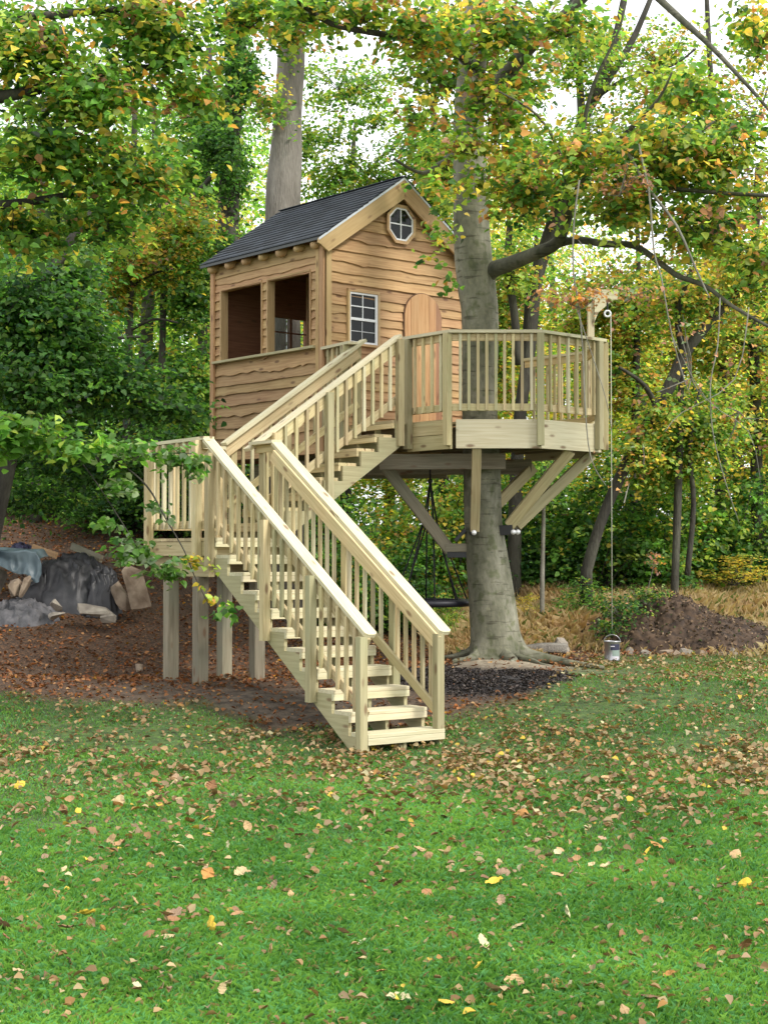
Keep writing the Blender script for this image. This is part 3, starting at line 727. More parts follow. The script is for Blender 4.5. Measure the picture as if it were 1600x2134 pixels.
for i in range(5):
    a, b, d, inn = edge(i)
    posts = [(0.03, DECK_Z - 0.33)] if i in (0,) else []
    L = (b - a).length
    if i == 0: posts = [(0.06, DECK_Z - 0.34), (L - 0.02, DECK_Z - 0.33)]
    elif i == 1: posts = [(L + 0.0, DECK_Z - 0.33)]
    elif i == 2: posts = [(L - 0.10, DECK_Z - 0.33)]
    elif i == 3: posts = [(0.02, DECK_Z - 0.33)]
    level_rail(deck, a, b, DECK_Z, ZC, inn, posts, capoff=0.0, n={0: 4, 1: 9, 2: 6, 3: 8, 4: 8}[i], caplen=(0.03, 0.03))
# railing between stair head and cabin corner
a, b = Vector((-0.46, 20.17, 0)), HP + Vector((0.02, -0.06, 0)); d = (b - a).normalized()
level_rail(deck, a, b, DECK_Z, ZC - 0.02, Vector((-d.y, d.x, 0)) * (1 if Vector((-d.y, d.x, 0)).dot(cen - a) > 0 else -1), [(0.03, DECK_Z - 0.2)], n=4, caplen=(0.1, 0.0))
board(deck, 'fascia', a + UP * (DECK_Z - 0.185), b + UP * (DECK_Z - 0.185), 0.34, 0.036, UP, PINE)
# beams
for (x0, y0, x1, y1) in ((-1.5, 20.0, 1.9, 20.02), (-1.75, 20.60, 2.05, 20.66)):
    pass
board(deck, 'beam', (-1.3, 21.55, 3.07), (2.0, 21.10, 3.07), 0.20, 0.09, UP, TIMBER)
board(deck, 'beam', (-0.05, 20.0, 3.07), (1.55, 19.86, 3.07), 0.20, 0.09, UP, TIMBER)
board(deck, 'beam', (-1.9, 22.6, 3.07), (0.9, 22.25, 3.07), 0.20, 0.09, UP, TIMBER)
def brace(p, q, w, t, side, mat): board(deck, 'knee_brace', p, q, w, t, side, mat, 0.006)
brace((-0.02, 20.45, 3.08), (0.86, 20.32, 1.93), 0.15, 0.08, (0.9, 0.1, 0.4), TIMBER)
brace((0.80, 20.30, 1.97), (1.08, 20.28, 1.97), 0.11, 0.08, UP, TIMBER)
brace((1.15, 19.32, 3.22), (1.16, 19.96, 2.20), 0.115, 0.11, (1, 0, 0), PINE)
brace((2.36, 19.75, 3.20), (1.62, 20.16, 2.26), 0.14, 0.085, (0.7, 0.2, -0.6), PINE)
brace((2.74, 20.55, 3.20), (1.74, 20.42, 2.26), 0.14, 0.085, (0.7, 0.1, -0.7), PINE_GREEN)
brace((2.02, 21.15, 3.06), (1.50, 20.62, 2.55), 0.14, 0.085, (0.6, 0.3, -0.6), PINE)
for p, q, w in (((1.43, 20.2, 2.19), (1.66, 20.12, 2.20), 0.13), ((1.12, 20.05, 2.19), (1.14, 19.93, 2.17), 0.10), ((0.82, 20.30, 1.885), (1.10, 20.28, 1.885), 0.09), ((0.92, 20.2, 2.06), (1.05, 20.2, 2.20), 0.06)):
    board(deck, 'bracket', p, q, w, 0.05, UP if abs(Vector(q).z - Vector(p).z) < 0.05 else (0, 1, 0), STEEL)
def ball(parent, name, c, r, mat, seg=10):
    bm = bmesh.new(); bmesh.ops.create_icosphere(bm, subdivisions=2, radius=r)
    me = bpy.data.meshes.new(name); bm.to_mesh(me); bm.free()
    return link(name, me, mat, parent, Matrix.Translation(c), True)
for c in ((1.145, 19.86, 2.16), (1.66, 20.02, 2.17), (1.72, 20.05, 2.17)): ball(deck, 'bolt', c, 0.035, BOLT)
# hoist post with arm on the far right corner
hx, hy = 2.82, 21.22
board(deck, 'hoist_post', (hx, hy, DECK_Z - 0.3), (hx, hy, 5.50), 0.089, 0.089, (1, 0, 0), PINE_TOP, 0.006)
board(deck, 'hoist_arm', (hx - 0.045, hy - 0.062, 5.42), (hx + 0.36, hy - 0.062, 5.42), 0.14, 0.036, UP, PINE_TOP)
plate(deck, 'gusset', [(0.045, 5.35), (0.30, 5.35), (0.10, 5.18), (0.045, 5.06)], (hx, hy - 0.05, 0), (1, 0, 0), UP, 0.03, PINE_TOP)

pul = empty('pulley', (hx + 0.22, hy - 0.07, 5.2), 'white pulley wheel hanging under the hoist arm at the deck corner', 'pulley')
def ring(parent, name, c, R, r, mat, axis='Y', seg=24, sec=8):
    bm = bmesh.new(); vsx = []
    for i in range(seg):
        a = 2 * math.pi * i / seg
        row = []
        for j in range(sec):
            b = 2 * math.pi * j / sec; rr = R + r * math.cos(b)
            if axis == 'Y': co = (rr * math.cos(a), r * math.sin(b), rr * math.sin(a))
            else: co = (rr * math.cos(a), rr * math.sin(a), r * math.sin(b))
            row.append(bm.verts.new(co))
        vsx.append(row)
    for i in range(seg):
        for j in range(sec):
            bm.faces.new((vsx[i][j], vsx[(i + 1) % seg][j], vsx[(i + 1) % seg][(j + 1) % sec], vsx[i][(j + 1) % sec]))
    me = bpy.data.meshes.new(name); bm.normal_update(); bm.to_mesh(me); bm.free()
    return link(name, me, mat, parent, Matrix.Translation(c), True)
pc = Vector((hx + 0.22, hy - 0.08, 5.16))
ring(pul, 'wheel', pc, 0.040, 0.014, WHITE)
board(pul, 'hook', pc + UP * 0.0, pc + UP * 0.20, 0.022, 0.016, (1, 0, 0), STEEL)
rope = tube(None, 'hoist_rope', [pc + Vector((0.045, 0, 0.01)), (pc.x + 0.045, pc.y, 3.0), (pc.x + 0.045, pc.y, 0.875)], 0.0065, ROPE, 6)
tag(rope, 'long pale rope hanging from the pulley down to the paint can', 'rope')
bx_, by_ = pc.x + 0.045, pc.y
bz = G(bx_, by_) + 0.03
def lathe(parent, name, prof, c, mat, seg=28):
    v, f = [], []
    for r, z in prof:
        for k in range(seg):
            a = 2 * math.pi * k / seg; v.append((r * math.cos(a), r * math.sin(a), z))
    for i in range(len(prof) - 1):
        for k in range(seg):
            a, b = i * seg + k, i * seg + (k + 1) % seg; f.append((a, b, b + seg, a + seg))
    me = bpy.data.meshes.new(name); me.from_pydata(v, [], f); me.update()
    return link(name, me, mat, parent, Matrix.Translation(c), True)
can = empty('paint_can', (bx_, by_, bz), 'silver paint can bucket with a dark label hanging just above the lawn on the rope', 'bucket')
lathe(can, 'can_body', [(0.0, 0.0), (0.105, 0.0), (0.110, 0.008), (0.106, 0.016), (0.106, 0.236), (0.112, 0.244), (0.114, 0.258), (0.098, 0.258), (0.098, 0.05), (0, 0.04)], (bx_, by_, bz), TIN)
ring(can, 'can_rim', (bx_, by_, bz + 0.257), 0.112, 0.009, TIN, 'Z')
LABEL = simple_mat('dark_label', (0.02, 0.02, 0.05), 0.5); LABELW = simple_mat('pale_label', (0.55, 0.52, 0.55), 0.5); LABELG = simple_mat('grey_green_label', (0.22, 0.28, 0.24), 0.5)
def wrap(parent, name, a0, a1, z0, z1, rad, mat):
    v, f = [], []; n = 10
    for i in range(n + 1):
        a = a0 + (a1 - a0) * i / n
        for z in (z0, z1): v.append((rad * math.cos(a), rad * math.sin(a), z))
    for i in range(n): f.append((2 * i, 2 * i + 2, 2 * i + 3, 2 * i + 1))
    me = bpy.data.meshes.new(name); me.from_pydata(v, [], f); me.update()
    return link(name, me, mat, parent, Matrix.Translation((bx_, by_, bz)))
wrap(can, 'label', math.radians(250), math.radians(325), 0.145, 0.225, 0.1068, LABEL)
wrap(can, 'label_band', math.radians(250), math.radians(280), 0.190, 0.203, 0.1076, LABELW)
wrap(can, 'label', math.radians(262), math.radians(325), 0.065, 0.144, 0.1068, LABELG)
wrap(can, 'label_band', math.radians(262), math.radians(315), 0.030, 0.052, 0.1076, LABELW)
hp = [(bx_ + 0.112 * math.cos(t), by_, bz + 0.25 + 0.10 * math.sin(t)) for t in [math.pi * i / 12 for i in range(13)]]
tube(can, 'handle', hp, 0.004, TIN, 5)

# saucer swing under the deck
sw = empty('saucer_swing', (0.615, 20.75, 1.25), 'round black padded saucer swing on black ropes under the deck', 'swing')
sc_ = Vector((0.615, 20.75, 1.24)); apex = Vector((0.615, 20.75, 2.86))
ring(sw, 'padded_ring', sc_, 0.50, 0.048, FOAM, 'Z', 40, 10)
tube(sw, 'rope', [apex + UP * 0.2, apex], 0.012, BLACKROPE, 6)
ball(sw, 'swivel', apex, 0.035, STEEL)
for k in range(4):
    a = math.radians(25 + 90 * k); mid = apex + Vector((0.10 * math.cos(a), 0.10 * math.sin(a), -0.55))
    tube(sw, 'rope', [apex, mid], 0.012, BLACKROPE, 6)
    for da in (-0.35, 0.35):
        e = sc_ + Vector((0.50 * math.cos(a + da), 0.50 * math.sin(a + da), 0.02)); tube(sw, 'rope', [mid, e], 0.011, BLACKROPE, 6)
for k in range(-4, 5):
    w_ = math.sqrt(0.46 ** 2 - (k * 0.1) ** 2)
    tube(sw, 'net_cord', [sc_ + Vector((k * 0.1, -w_, 0)), sc_ + Vector((k * 0.1, 0, -0.05)), sc_ + Vector((k * 0.1, w_, 0))], 0.006, BLACKROPE, 5)
    tube(sw, 'net_cord', [sc_ + Vector((-w_, k * 0.1, 0)), sc_ + Vector((0, k * 0.1, -0.05)), sc_ + Vector((w_, k * 0.1, 0))], 0.006, BLACKROPE, 5)

# ------------------------------------------------------------------ the cabin
house = empty('cabin', HP + UP * 3.23, 'small cedar treehouse cabin with live-edge siding and a dark shingled gable roof', 'cabin')
FN, LN = -HB, -HA            # outward normals of front (gable) wall and left wall
def FW(s, z, o=0.0): return HP + HA * s + FN * o + UP * z
def LW(s, z, o=0.0): return HP + HB * s + LN * o + UP * z
ZB, ZE, RZ, SLP = 3.23, 6.05, 7.13, 0.69
TH = math.atan(SLP)
Z0 = DECK_Z
# walls (sheathing)
gable = [(0.03, ZB), (HW - 0.03, ZB), (HW - 0.03, ZE - 0.02), (HW / 2, ZE - 0.02 + (HW / 2) * SLP), (0.03, ZE - 0.02)]
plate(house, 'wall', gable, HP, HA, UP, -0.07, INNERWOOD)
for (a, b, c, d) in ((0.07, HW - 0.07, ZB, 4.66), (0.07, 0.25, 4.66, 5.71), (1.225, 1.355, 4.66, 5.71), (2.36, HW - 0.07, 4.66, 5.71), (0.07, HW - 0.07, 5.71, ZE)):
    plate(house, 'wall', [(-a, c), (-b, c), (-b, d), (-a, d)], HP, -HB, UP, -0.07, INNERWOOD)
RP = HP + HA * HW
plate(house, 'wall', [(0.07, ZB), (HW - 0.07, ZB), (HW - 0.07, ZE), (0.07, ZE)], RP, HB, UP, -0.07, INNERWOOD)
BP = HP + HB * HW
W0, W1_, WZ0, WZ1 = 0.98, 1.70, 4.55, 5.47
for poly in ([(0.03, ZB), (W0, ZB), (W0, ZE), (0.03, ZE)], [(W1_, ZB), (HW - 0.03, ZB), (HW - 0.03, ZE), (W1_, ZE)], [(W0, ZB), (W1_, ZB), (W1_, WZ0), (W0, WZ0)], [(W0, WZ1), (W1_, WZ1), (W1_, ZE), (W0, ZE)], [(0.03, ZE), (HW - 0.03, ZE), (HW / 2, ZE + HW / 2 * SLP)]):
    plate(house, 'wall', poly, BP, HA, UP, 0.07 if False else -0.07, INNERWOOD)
plate(house, 'floor', [(0.08, 0.08), (HW - 0.08, 0.08), (HW - 0.08, HW - 0.08), (0.08, HW - 0.08)], HP + UP * (DECK_Z - 0.03), HA, HB, 0.03, INNERWOOD)
# back window frame and glass
bw = plate(house, 'window', [(W0, WZ0), (W1_, WZ0), (W1_, WZ0 + 0.04), (W0 + 0.0, WZ0 + 0.04)], BP, HA, UP, -0.05, INNERWOOD)
def bwbar(s0, z0, s1, z1, w):
    a = BP + HA * s0 + UP * z0 - HB * -0.0; b = BP + HA * s1 + UP * z1
    board(bw, 'muntin', a - FN * 0.03 * -1, b - FN * 0.03 * -1, w, 0.02, UP if abs(z1 - z0) < 1e-3 else HA, INNERWOOD)
bwbar(1.39, WZ0 + 0.04, 1.39, WZ1, 0.04); bwbar(W0, 5.24, W1_, 5.24, 0.022)
plate(bw, 'pane', [(W0, WZ0 + 0.04), (1.37, WZ0 + 0.04), (1.37, WZ1), (W0, WZ1)], BP + HB * 0.05, HA, UP, -0.006, CLEAR)

def siding(wall, s0, s1, zb, zt, seed, amp, cut=None):
    """one live-edge board; wall 'F' or 'L'"""
    rnd = random.Random(seed)
    n = max(3, int((s1 - s0) / 0.045)); ph = [rnd.uniform(0, 6.28) for _ in range(4)]
    fr = [rnd.uniform(1.5, 3.5), rnd.uniform(5, 8), rnd.uniform(11, 17), rnd.uniform(22, 34)]
    amp = amp * rnd.choice((0.35, 0.6, 0.8, 1.1, 1.9)); am = [amp * 0.8, amp * 0.55, amp * 0.35, amp * 0.18]
    dips = [(rnd.uniform(0, 2.6), rnd.uniform(0.03, 0.09), rnd.uniform(0.5, 1.4) * amp) for _ in range(2)]
    def wv(s):
        z = sum(a * math.sin(f * s + p) for a, f, p in zip(am, fr, ph))
        for c, w, h in dips: z -= h * math.exp(-((s - c) / w) ** 2)
        return z
    bot = []
    for i in range(n + 1):
        s = s0 + (s1 - s0) * i / n; bot.append([s, wv(s)])
    top0, top1 = s0, s1
    if cut:
        lo, hi = cut(zb), cut(zt)
        bot = [[max(min(s, HW - lo), lo), z] for s, z in bot]
        top0, top1 = max(s0, hi), min(s1, HW - hi)
        if top1 - top0 < 0.02: top1 = top0 + 0.02
    pts = bot + [[top1, zt - zb], [top0, zt - zb]]
    q = []
    for p in pts:
        if not q or abs(p[0] - q[-1][0]) + abs(p[1] - q[-1][1]) > 1e-4: q.append(p)
    N = FN if wall == 'F' else LN; org = HP + UP * zb + N * 0.036
    ay = (UP - N * 0.17).normalized()
    if wall == 'F': return plate(house, 'siding_board', q, org, HA, ay, -0.022, CEDAR)
    return plate(house, 'siding_board', [(-s, z) for s, z in q], org, -HB, ay, -0.022, CEDAR)

def run_siding(wall, zs, openings, s0, s1, amp, cut=None, seed=0):
    for i in range(len(zs) - 1):
        zb, zt = zs[i], zs[i + 1] + 0.035
        segs = [(s0, s1)]
        zm = (zs[i] + zs[i + 1]) / 2
        for (a, b, c, d) in openings:
            if c < zm < d:
                ns = []
                for (p, q) in segs:
                    if b <= p or a >= q: ns.append((p, q)); continue
                    if a > p: ns.append((p, a))
                    if b < q: ns.append((b, q))
                segs = ns
        for (p, q) in segs:
            # a butt joint here and there
            siding(wall, p, q, zb, zt, seed * 100 + i * 7 + int(p * 10), amp, cut)
rr = random.Random(5)
def courses(z0, z1, fixed=(), lo=0.13, hi=0.17):
    z = z0; out = [z0]
    while z < z1 - 0.06:
        z += rr.uniform(lo, hi); out.append(min(z, z1))
    return out
left_z = courses(ZB - 0.0, 4.62, lo=0.13, hi=0.165)
left_z = [z for z in left_z if z < 4.55] + [4.64] + [4.78, 4.91, 5.04, 5.18, 5.31, 5.44, 5.57, 5.69, 5.79, 5.895, 6.04]
run_siding('L', left_z, [(0.23, 1.24, 4.70, 5.72), (1.34, 2.38, 4.70, 5.72)], 0.06, HW - 0.06, 0.013, None, 1)
front_z = courses(ZB, 5.50, lo=0.115, hi=0.14); front_z = [z for z in front_z if z < 5.44] + [5.545, 5.685, 5.83, 5.985, 6.15, 6.30, 6.46, 6.62, 6.78, 6.95]
cut = lambda z: max(0.05, (z - (ZE - 0.03)) / SLP)
run_siding('F', front_z[:-1] + [6.95], [(0.40, 0.90, 4.76, 5.45)], 0.05, HW - 0.05, 0.007, cut, 2)

# corner boards
TRM = CEDAR_LIGHT
for (p, q, w, sd, mt) in ((FW(0.045, ZB - 0.02, 0.045), FW(0.045, ZE - 0.02, 0.045), 0.09, HA, TRM), (LW(0.063, ZB - 0.02, 0.045), LW(0.063, ZE + 0.02, 0.045), 0.084, HB, CEDAR),
                         (LW(HW - 0.04, ZB - 0.02, 0.045), LW(HW - 0.04, ZE, 0.045), 0.09, HB, CEDAR), (FW(HW - 0.045, ZB - 0.02, 0.045), FW(HW - 0.045, ZE - 0.02, 0.045), 0.09, HA, TRM)):
    board(house, 'corner_board', p, q, w, 0.034, sd, mt)
board(house, 'corner_board', FW(0.0, ZB - 0.02, 0.012) + LN * 0.045, FW(0.0, ZE - 0.02, 0.012) + LN * 0.045, 0.10, 0.034, HB, CEDAR)
# openings on the left wall: jambs, head, sill
for (a, b) in ((0.25, 1.225), (1.355, 2.365)):
    w = None
    w = board(house, 'window_opening', LW(a - 0.0, 5.715, -0.02), LW(b, 5.715, -0.02), 0.13, 0.03, LN, CEDAR)
    for s in (a, b): board(w, 'jamb', LW(s, 4.67, -0.02), LW(s, 5.70, -0.02), 0.13, 0.028, LN, CEDAR_LIGHT if s == b else CEDAR)
board(house, 'sill', LW(0.12, 4.665, 0.02), LW(HW - 0.09, 4.665, 0.02), 0.15, 0.036, LN, PINE_GREEN)
board(house, 'inner_stud', LW(1.75, 4.67, -1.1), LW(1.75, 5.95, -1.1), 0.07, 0.04, HA, CEDAR)
# sash window on the gable wall
sash = board(house, 'window', FW(0.375, 5.46, 0.045), FW(0.925, 5.46, 0.045), 0.045, 0.05, UP, TRM)
for s in (0.385, 0.915): board(sash, 'casing', FW(s, 4.74, 0.045), FW(s, 5.437, 0.045), 0.035, 0.05, HA, TRM)
board(sash, 'casing', FW(0.365, 4.725, 0.05), FW(0.935, 4.725, 0.05), 0.035, 0.06, UP, TRM)
def bar(parent, name, s0, z0, s1, z1, w, o, mat, t=0.014):
    board(parent, name, FW(s0, z0, o), FW(s1, z1, o), w, t, UP if abs(z1 - z0) < 1e-4 else HA, mat, 0.001)
bar(sash, 'frame', 0.403, 5.425, 0.897, 5.425, 0.028, 0.042, WHITE, 0.03); bar(sash, 'frame', 0.403, 4.755, 0.897, 4.755, 0.03, 0.042, WHITE, 0.03)
bar(sash, 'frame', 0.415, 4.77, 0.415, 5.411, 0.022, 0.042, WHITE, 0.03); bar(sash, 'frame', 0.880, 4.77, 0.880, 5.411, 0.042, 0.042, WHITE, 0.03)
for (z0, z1) in ((4.77, 5.055), (5.095, 5.411)):
    plate(sash, 'pane', [(0.426, z0), (0.859, z0), (0.859, z1), (0.426, z1)], HP + FN * 0.030, HA, UP, 0.004, GLASS)
bar(sash, 'meeting_rail', 0.427, 5.075, 0.858, 5.075, 0.036, 0.046, WHITE, 0.02)
bar(sash, 'muntin', 0.642, 5.094, 0.642, 5.41, 0.016, 0.040, WHITE, 0.008); bar(sash, 'muntin', 0.427, 5.25, 0.858, 5.25, 0.016, 0.0395, WHITE, 0.008)
bar(sash, 'muntin', 0.630, 4.771, 0.630, 5.056, 0.012, 0.040, GREYBAR, 0.008); bar(sash, 'muntin', 0.427, 4.91, 0.858, 4.91, 0.012, 0.0395, GREYBAR, 0.008)
# octagonal window
oc = Vector((1.315, 6.47)); 
def octa(r, squash=1.0): return [(oc[0] + r * math.cos(math.radians(22.5 + 45 * k)), oc[1] + r * 1.04 * math.sin(math.radians(22.5 + 45 * k))) for k in range(8)]
def octring(parent, name, r0, r1, o, t, mat, piece='frame_piece'):
    A_, B_ = octa(r0), octa(r1)
    for k in range(8):
        j = (k + 1) % 8
        plate(parent, name, [A_[k], A_[j], B_[j], B_[k]], HP + FN * o, HA, UP, t, mat)
ow = plate(house, 'octagonal_window', octa(0.262), HP + FN * 0.026, HA, UP, 0.022, TRM)
octring(ow, 'frame', 0.282, 0.238, 0.050, 0.028, TRM)
octring(ow, 'inner_frame', 0.240, 0.212, 0.049, 0.018, WHITE)
plate(ow, 'pane', octa(0.214), HP + FN * 0.0485, HA, UP, 0.004, GLASS)
bar(ow, 'muntin', oc[0], oc[1] - 0.208, oc[0], oc[1] + 0.208, 0.018, 0.0575, WHITE, 0.008); bar(ow, 'muntin', oc[0] - 0.195, oc[1], oc[0] + 0.195, oc[1], 0.018, 0.057, WHITE, 0.0075)
# arched door of vertical planks
dc, dr, dsp = 1.735, 0.345, 5.20
door = plate(house, 'door', [(dc - dr - 0.012, DECK_Z + 0.04)] + [(dc + (dr + 0.012) * math.cos(math.pi - math.pi * i / 24), dsp + (dr + 0.012) * math.sin(math.pi - math.pi * i / 24)) for i in range(25)][0:] + [(dc + dr + 0.012, DECK_Z + 0.04)], HP + FN * 0.03, HA, UP, 0.016, SHADOWGAP)
edges_ = [dc - dr, dc - dr + 0.115, dc - dr + 0.262, dc - dr + 0.455, dc - dr + 0.58, dc + dr]
for i in range(5):
    a, b = edges_[i] + 0.001, edges_[i + 1] - 0.0015; top = []
    for k in range(7):
        s = b + (a - b) * k / 6; top.append((s, dsp + math.sqrt(max(0, dr * dr - (s - dc) ** 2))))
    plate(door, 'plank', [(z, -x) for x, z in [(a, DECK_Z + 0.05), (b, DECK_Z + 0.05)] + top], HP + FN * 0.0465, UP, -HA, 0.012 + 0.003 * (i % 2), DOORWOOD)
ball(door, 'knob', FW(dc - dr + 0.07, 4.55, 0.085), 0.028, STEEL)
board(house, 'door_sill', FW(dc - dr - 0.02, DECK_Z + 0.03, 0.05), FW(dc + dr + 0.02, DECK_Z + 0.03, 0.05), 0.04, 0.06, UP, CEDAR)
# roof
OVF, OVB, OVE = 0.16, 0.10, 0.17
roof = board(house, 'roof', HP + HA * HW / 2 + FN * (OVF - 0.0) + UP * (RZ - 0.012), HP + HA * HW / 2 + HB * (HW + OVB) + UP * (RZ - 0.012), 0.11, 0.012, HA, SHINGLE)
Lr = HW + OVF + OVB
SLOPE_LEN = (HW / 2 + OVE) / math.cos(TH)
for sgn in (-1, 1):
    down = (HA * sgn * math.cos(TH) - UP * math.sin(TH)).normalized()
    nrm = (HA * sgn * math.sin(TH) + UP * math.cos(TH)).normalized()
    ridge = HP + HA * HW / 2 + UP * RZ
    c0 = ridge + FN * (OVF - 0.01) + down * SLOPE_LEN / 2 - nrm * 0.035; c1 = ridge + HB * (HW + OVB) + down * SLOPE_LEN / 2 - nrm * 0.035
    board(roof, 'roof_sheathing', c0, c1, SLOPE_LEN - 0.01, 0.022, down, CEDAR)
    expo = 0.115; nc = int(SLOPE_LEN / expo)
    tabw = 0.235 if sgn < 0 else Lr
    for k in range(nc + 1):
        dpos = min(SLOPE_LEN - 0.08 + 0.02, k * expo + 0.075)
        off = -rr.uniform(0, tabw) if sgn < 0 else 0
        s = off
        while s < Lr - 0.01:
            a = max(0, s); b = min(Lr, s + tabw)
            if b - a > 0.03:
                p = ridge + FN * OVF + HB * (a + 0.002) + down * dpos + nrm * -0.006; q = ridge + FN * OVF + HB * (b - 0.002) + down * dpos + nrm * -0.006
                tilt = (down - nrm * -0.055).normalized() if False else (down + nrm * 0.10).normalized()
                board(roof, 'shingle', p, q, 0.155, 0.011, tilt, SHINGLE, 0.001)
            s += tabw
# rake boards, drip edge
for sgn in (-1, 1):
    X = lambda s: HW / 2 + sgn * (HW / 2 - s) if sgn > 0 else s
    top = lambda s: RZ - 0.03 - SLP * (HW / 2 - s)
    pts = [(X(HW / 2), top(HW / 2)), (X(-0.19), top(-0.19)), (X(-0.205), top(-0.19) - 0.06), (X(-0.03), top(-0.03) - 0.27), (X(HW / 2), top(HW / 2) - 0.29)]
    sa, ca = math.sin(TH) * -sgn, math.cos(TH); ax_r = HA * ca + UP * sa; ay_r = UP * ca - HA * sa
    plate(house, 'rake_board', [(x * ca + z * sa, z * ca - x * sa) for x, z in pts], HP + FN * (OVF - 0.045), ax_r, ay_r, 0.034, TRM)
    dp = [(X(HW / 2), top(HW / 2) + 0.012), (X(-0.20), top(-0.20) + 0.012), (X(-0.20), top(-0.20) - 0.022), (X(HW / 2), top(HW / 2) - 0.022)]
    plate(house, 'drip_edge', dp, HP + FN * (OVF - 0.0105), HA, UP, 0.006, DRIP)
board(house, 'drip_edge', HP + HA * -OVE + FN * (OVF - 0.02) + UP * (RZ - SLP * (HW / 2 + OVE) - 0.035), HP + HA * -OVE + HB * (HW + OVB) + UP * (RZ - SLP * (HW / 2 + OVE) - 0.035), 0.045, 0.01, UP, simple_mat('dark_drip', (0.05, 0.055, 0.05), 0.5))
# log rafter tails
def logtail(s, sgn, seed):
    r = 0.060 * random.Random(seed).uniform(0.85, 1.12); base = HP + HB * s + (HA * HW if sgn > 0 else Vector()) + UP * 6.065
    out = (HA * sgn * math.cos(TH * 0.6) - UP * math.sin(TH * 0.6)).normalized()
    path = [base - out * 0.3, base + out * 0.05, base + out * 0.105, base + out * 0.135, base + out * 0.150, base + out * 0.155]
    tube(house, 'log_rafter', path, [r, r, r * 0.97, r * 0.85, r * 0.55, r * 0.15], TRM, 12)
for i, s in enumerate((0.02, 0.40, 0.80, 1.21, 1.62, 2.03, 2.46)):
    logtail(s + 0.06, -1, i)
    if i % 2 == 0: logtail(s + 0.06, 1, i)
for i in range(6):
    x0 = HP + HA * 0.1 + HB * (0.1 + i * 0.48) + UP * (ZB + 0.14); board(house, 'floor_joist', x0, x0 + HA * (HW - 0.2), 0.2, 0.038, UP, TIMBER)

# ------------------------------------------------------------------ vegetation
DG, MG, BG, YG, YE, OR, RU, PG = map(np.array, ([0.030, 0.085, 0.022], [0.070, 0.165, 0.034], [0.130, 0.27, 0.050], [0.27, 0.35, 0.065], [0.50, 0.38, 0.07], [0.48, 0.24, 0.075], [0.36, 0.19, 0.13], [0.20, 0.27, 0.15]))
def pal(**k):
    m = dict(DG=DG, MG=MG, BG=BG, YG=YG, YE=YE, OR=OR, RU=RU, PG=PG); ks = list(k); w = np.array([k[q] for q in ks], float)
    return np.array([m[q] for q in ks]), w / w.sum()
P_NEAR = pal(DG=.04, MG=.20, BG=.34, YG=.29, YE=.08, OR=.04, RU=.01)
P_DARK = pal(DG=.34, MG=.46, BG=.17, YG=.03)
P_MAIN = pal(DG=.03, MG=.15, BG=.26, YG=.33, YE=.11, OR=.07, RU=.05)
P_FAR = pal(MG=.14, BG=.30, YG=.42, YE=.12, OR=.02)  # pale mix; part of its lightness stands for haze and back light
P_GOLD = pal(MG=.10, BG=.20, YG=.38, YE=.22, OR=.07, RU=.03)
P_BUSH = pal(DG=.14, MG=.36, BG=.32, YG=.15, YE=.03)
P_BRIGHT = pal(MG=.25, BG=.65, YG=.10)

def blobs_px(lst):
    """(px, py, Y, rx_px, ry_px[, depth_factor]) -> centre, radii"""
    out = []
    for b in lst:
        x, y, Y, rx = b[:4]; ry = b[4] if len(b) > 4 else rx; df = b[5] if len(b) > 5 else 1.0
        k = Y / F_PX; out.append((np.array(at(x, y, Y)), np.array([rx * k, max(rx, ry) * k * df, ry * k])))
    return out

def crown_data(blobs, n, size, palette, seed, per=16, spread=0.26, flat=0.35, coherent=0.6, hang=0.15, simple=False):
    rng = np.random.default_rng(seed)
    vol = np.array([b[1][0] * b[1][2] for b in blobs]); vol = vol / vol.sum()
    ncl = max(4, n // per)
    bi = rng.choice(len(blobs), ncl, p=vol)
    c0 = np.array([b[0] for b in blobs])[bi]; rad = np.array([b[1] for b in blobs])[bi]
    dirs = rand_unit(rng, ncl); rr_ = rng.random((ncl, 1)) ** 0.42
    cc = c0 + dirs * rad * rr_
    # cluster axis, pointing outward and sideways
    ax = dirs * np.array([1, 1, 0.35]) + rng.normal(0, 0.5, (ncl, 3)) * np.array([1, 1, 0.4]); ax /= np.linalg.norm(ax, axis=1, keepdims=True)
    pcl, pw = palette
    base = rng.choice(len(pcl), ncl, p=pw)
    idx = np.repeat(np.arange(ncl), per); m = len(idx)
    A = ax[idx]; Sd = np.cross(A, np.array([0, 0, 1.0])); Sd /= np.linalg.norm(Sd, axis=1, keepdims=True) + 1e-9
    t = rng.uniform(-1, 1, (m, 1)); u = rng.normal(0, 0.45, (m, 1)); w = rng.normal(0, flat * 0.5, (m, 1))
    sc = (spread * rng.uniform(0.6, 1.4, (ncl, 1)))[idx]
    P = cc[idx] + A * t * sc * 1.3 + Sd * u * sc + np.array([0, 0, 1.0]) * (w * sc - hang * sc * t ** 2)
    N = np.array([0, 0, 1.0]) + rng.normal(0, 0.55, (m, 3)) + dirs[idx] * np.array([1, 1, 0.2]) * 0.55; N /= np.linalg.norm(N, axis=1, keepdims=True)
    D = A * 0.5 + Sd * np.sign(u) * 0.8 + rng.normal(0, 0.4, (m, 3)) + np.array([0, 0, -0.25])
    own = rng.random(m) > coherent
    ci = np.where(own, rng.choice(len(pcl), m, p=pw), base[idx])
    C = pcl[ci] * rng.uniform(0.62, 1.35, (m, 1)) * (rng.uniform(0.62, 1.38, (ncl, 1)))[idx]
    C = C + rng.normal(0, 0.006, (m, 3)); C = np.clip(C, 0.004, 0.8)
    S = size * rng.uniform(0.5, 1.25, m)
    return leaf_quads(P, N, D, S, C, 0.14, 0.60, simple), cc, c0

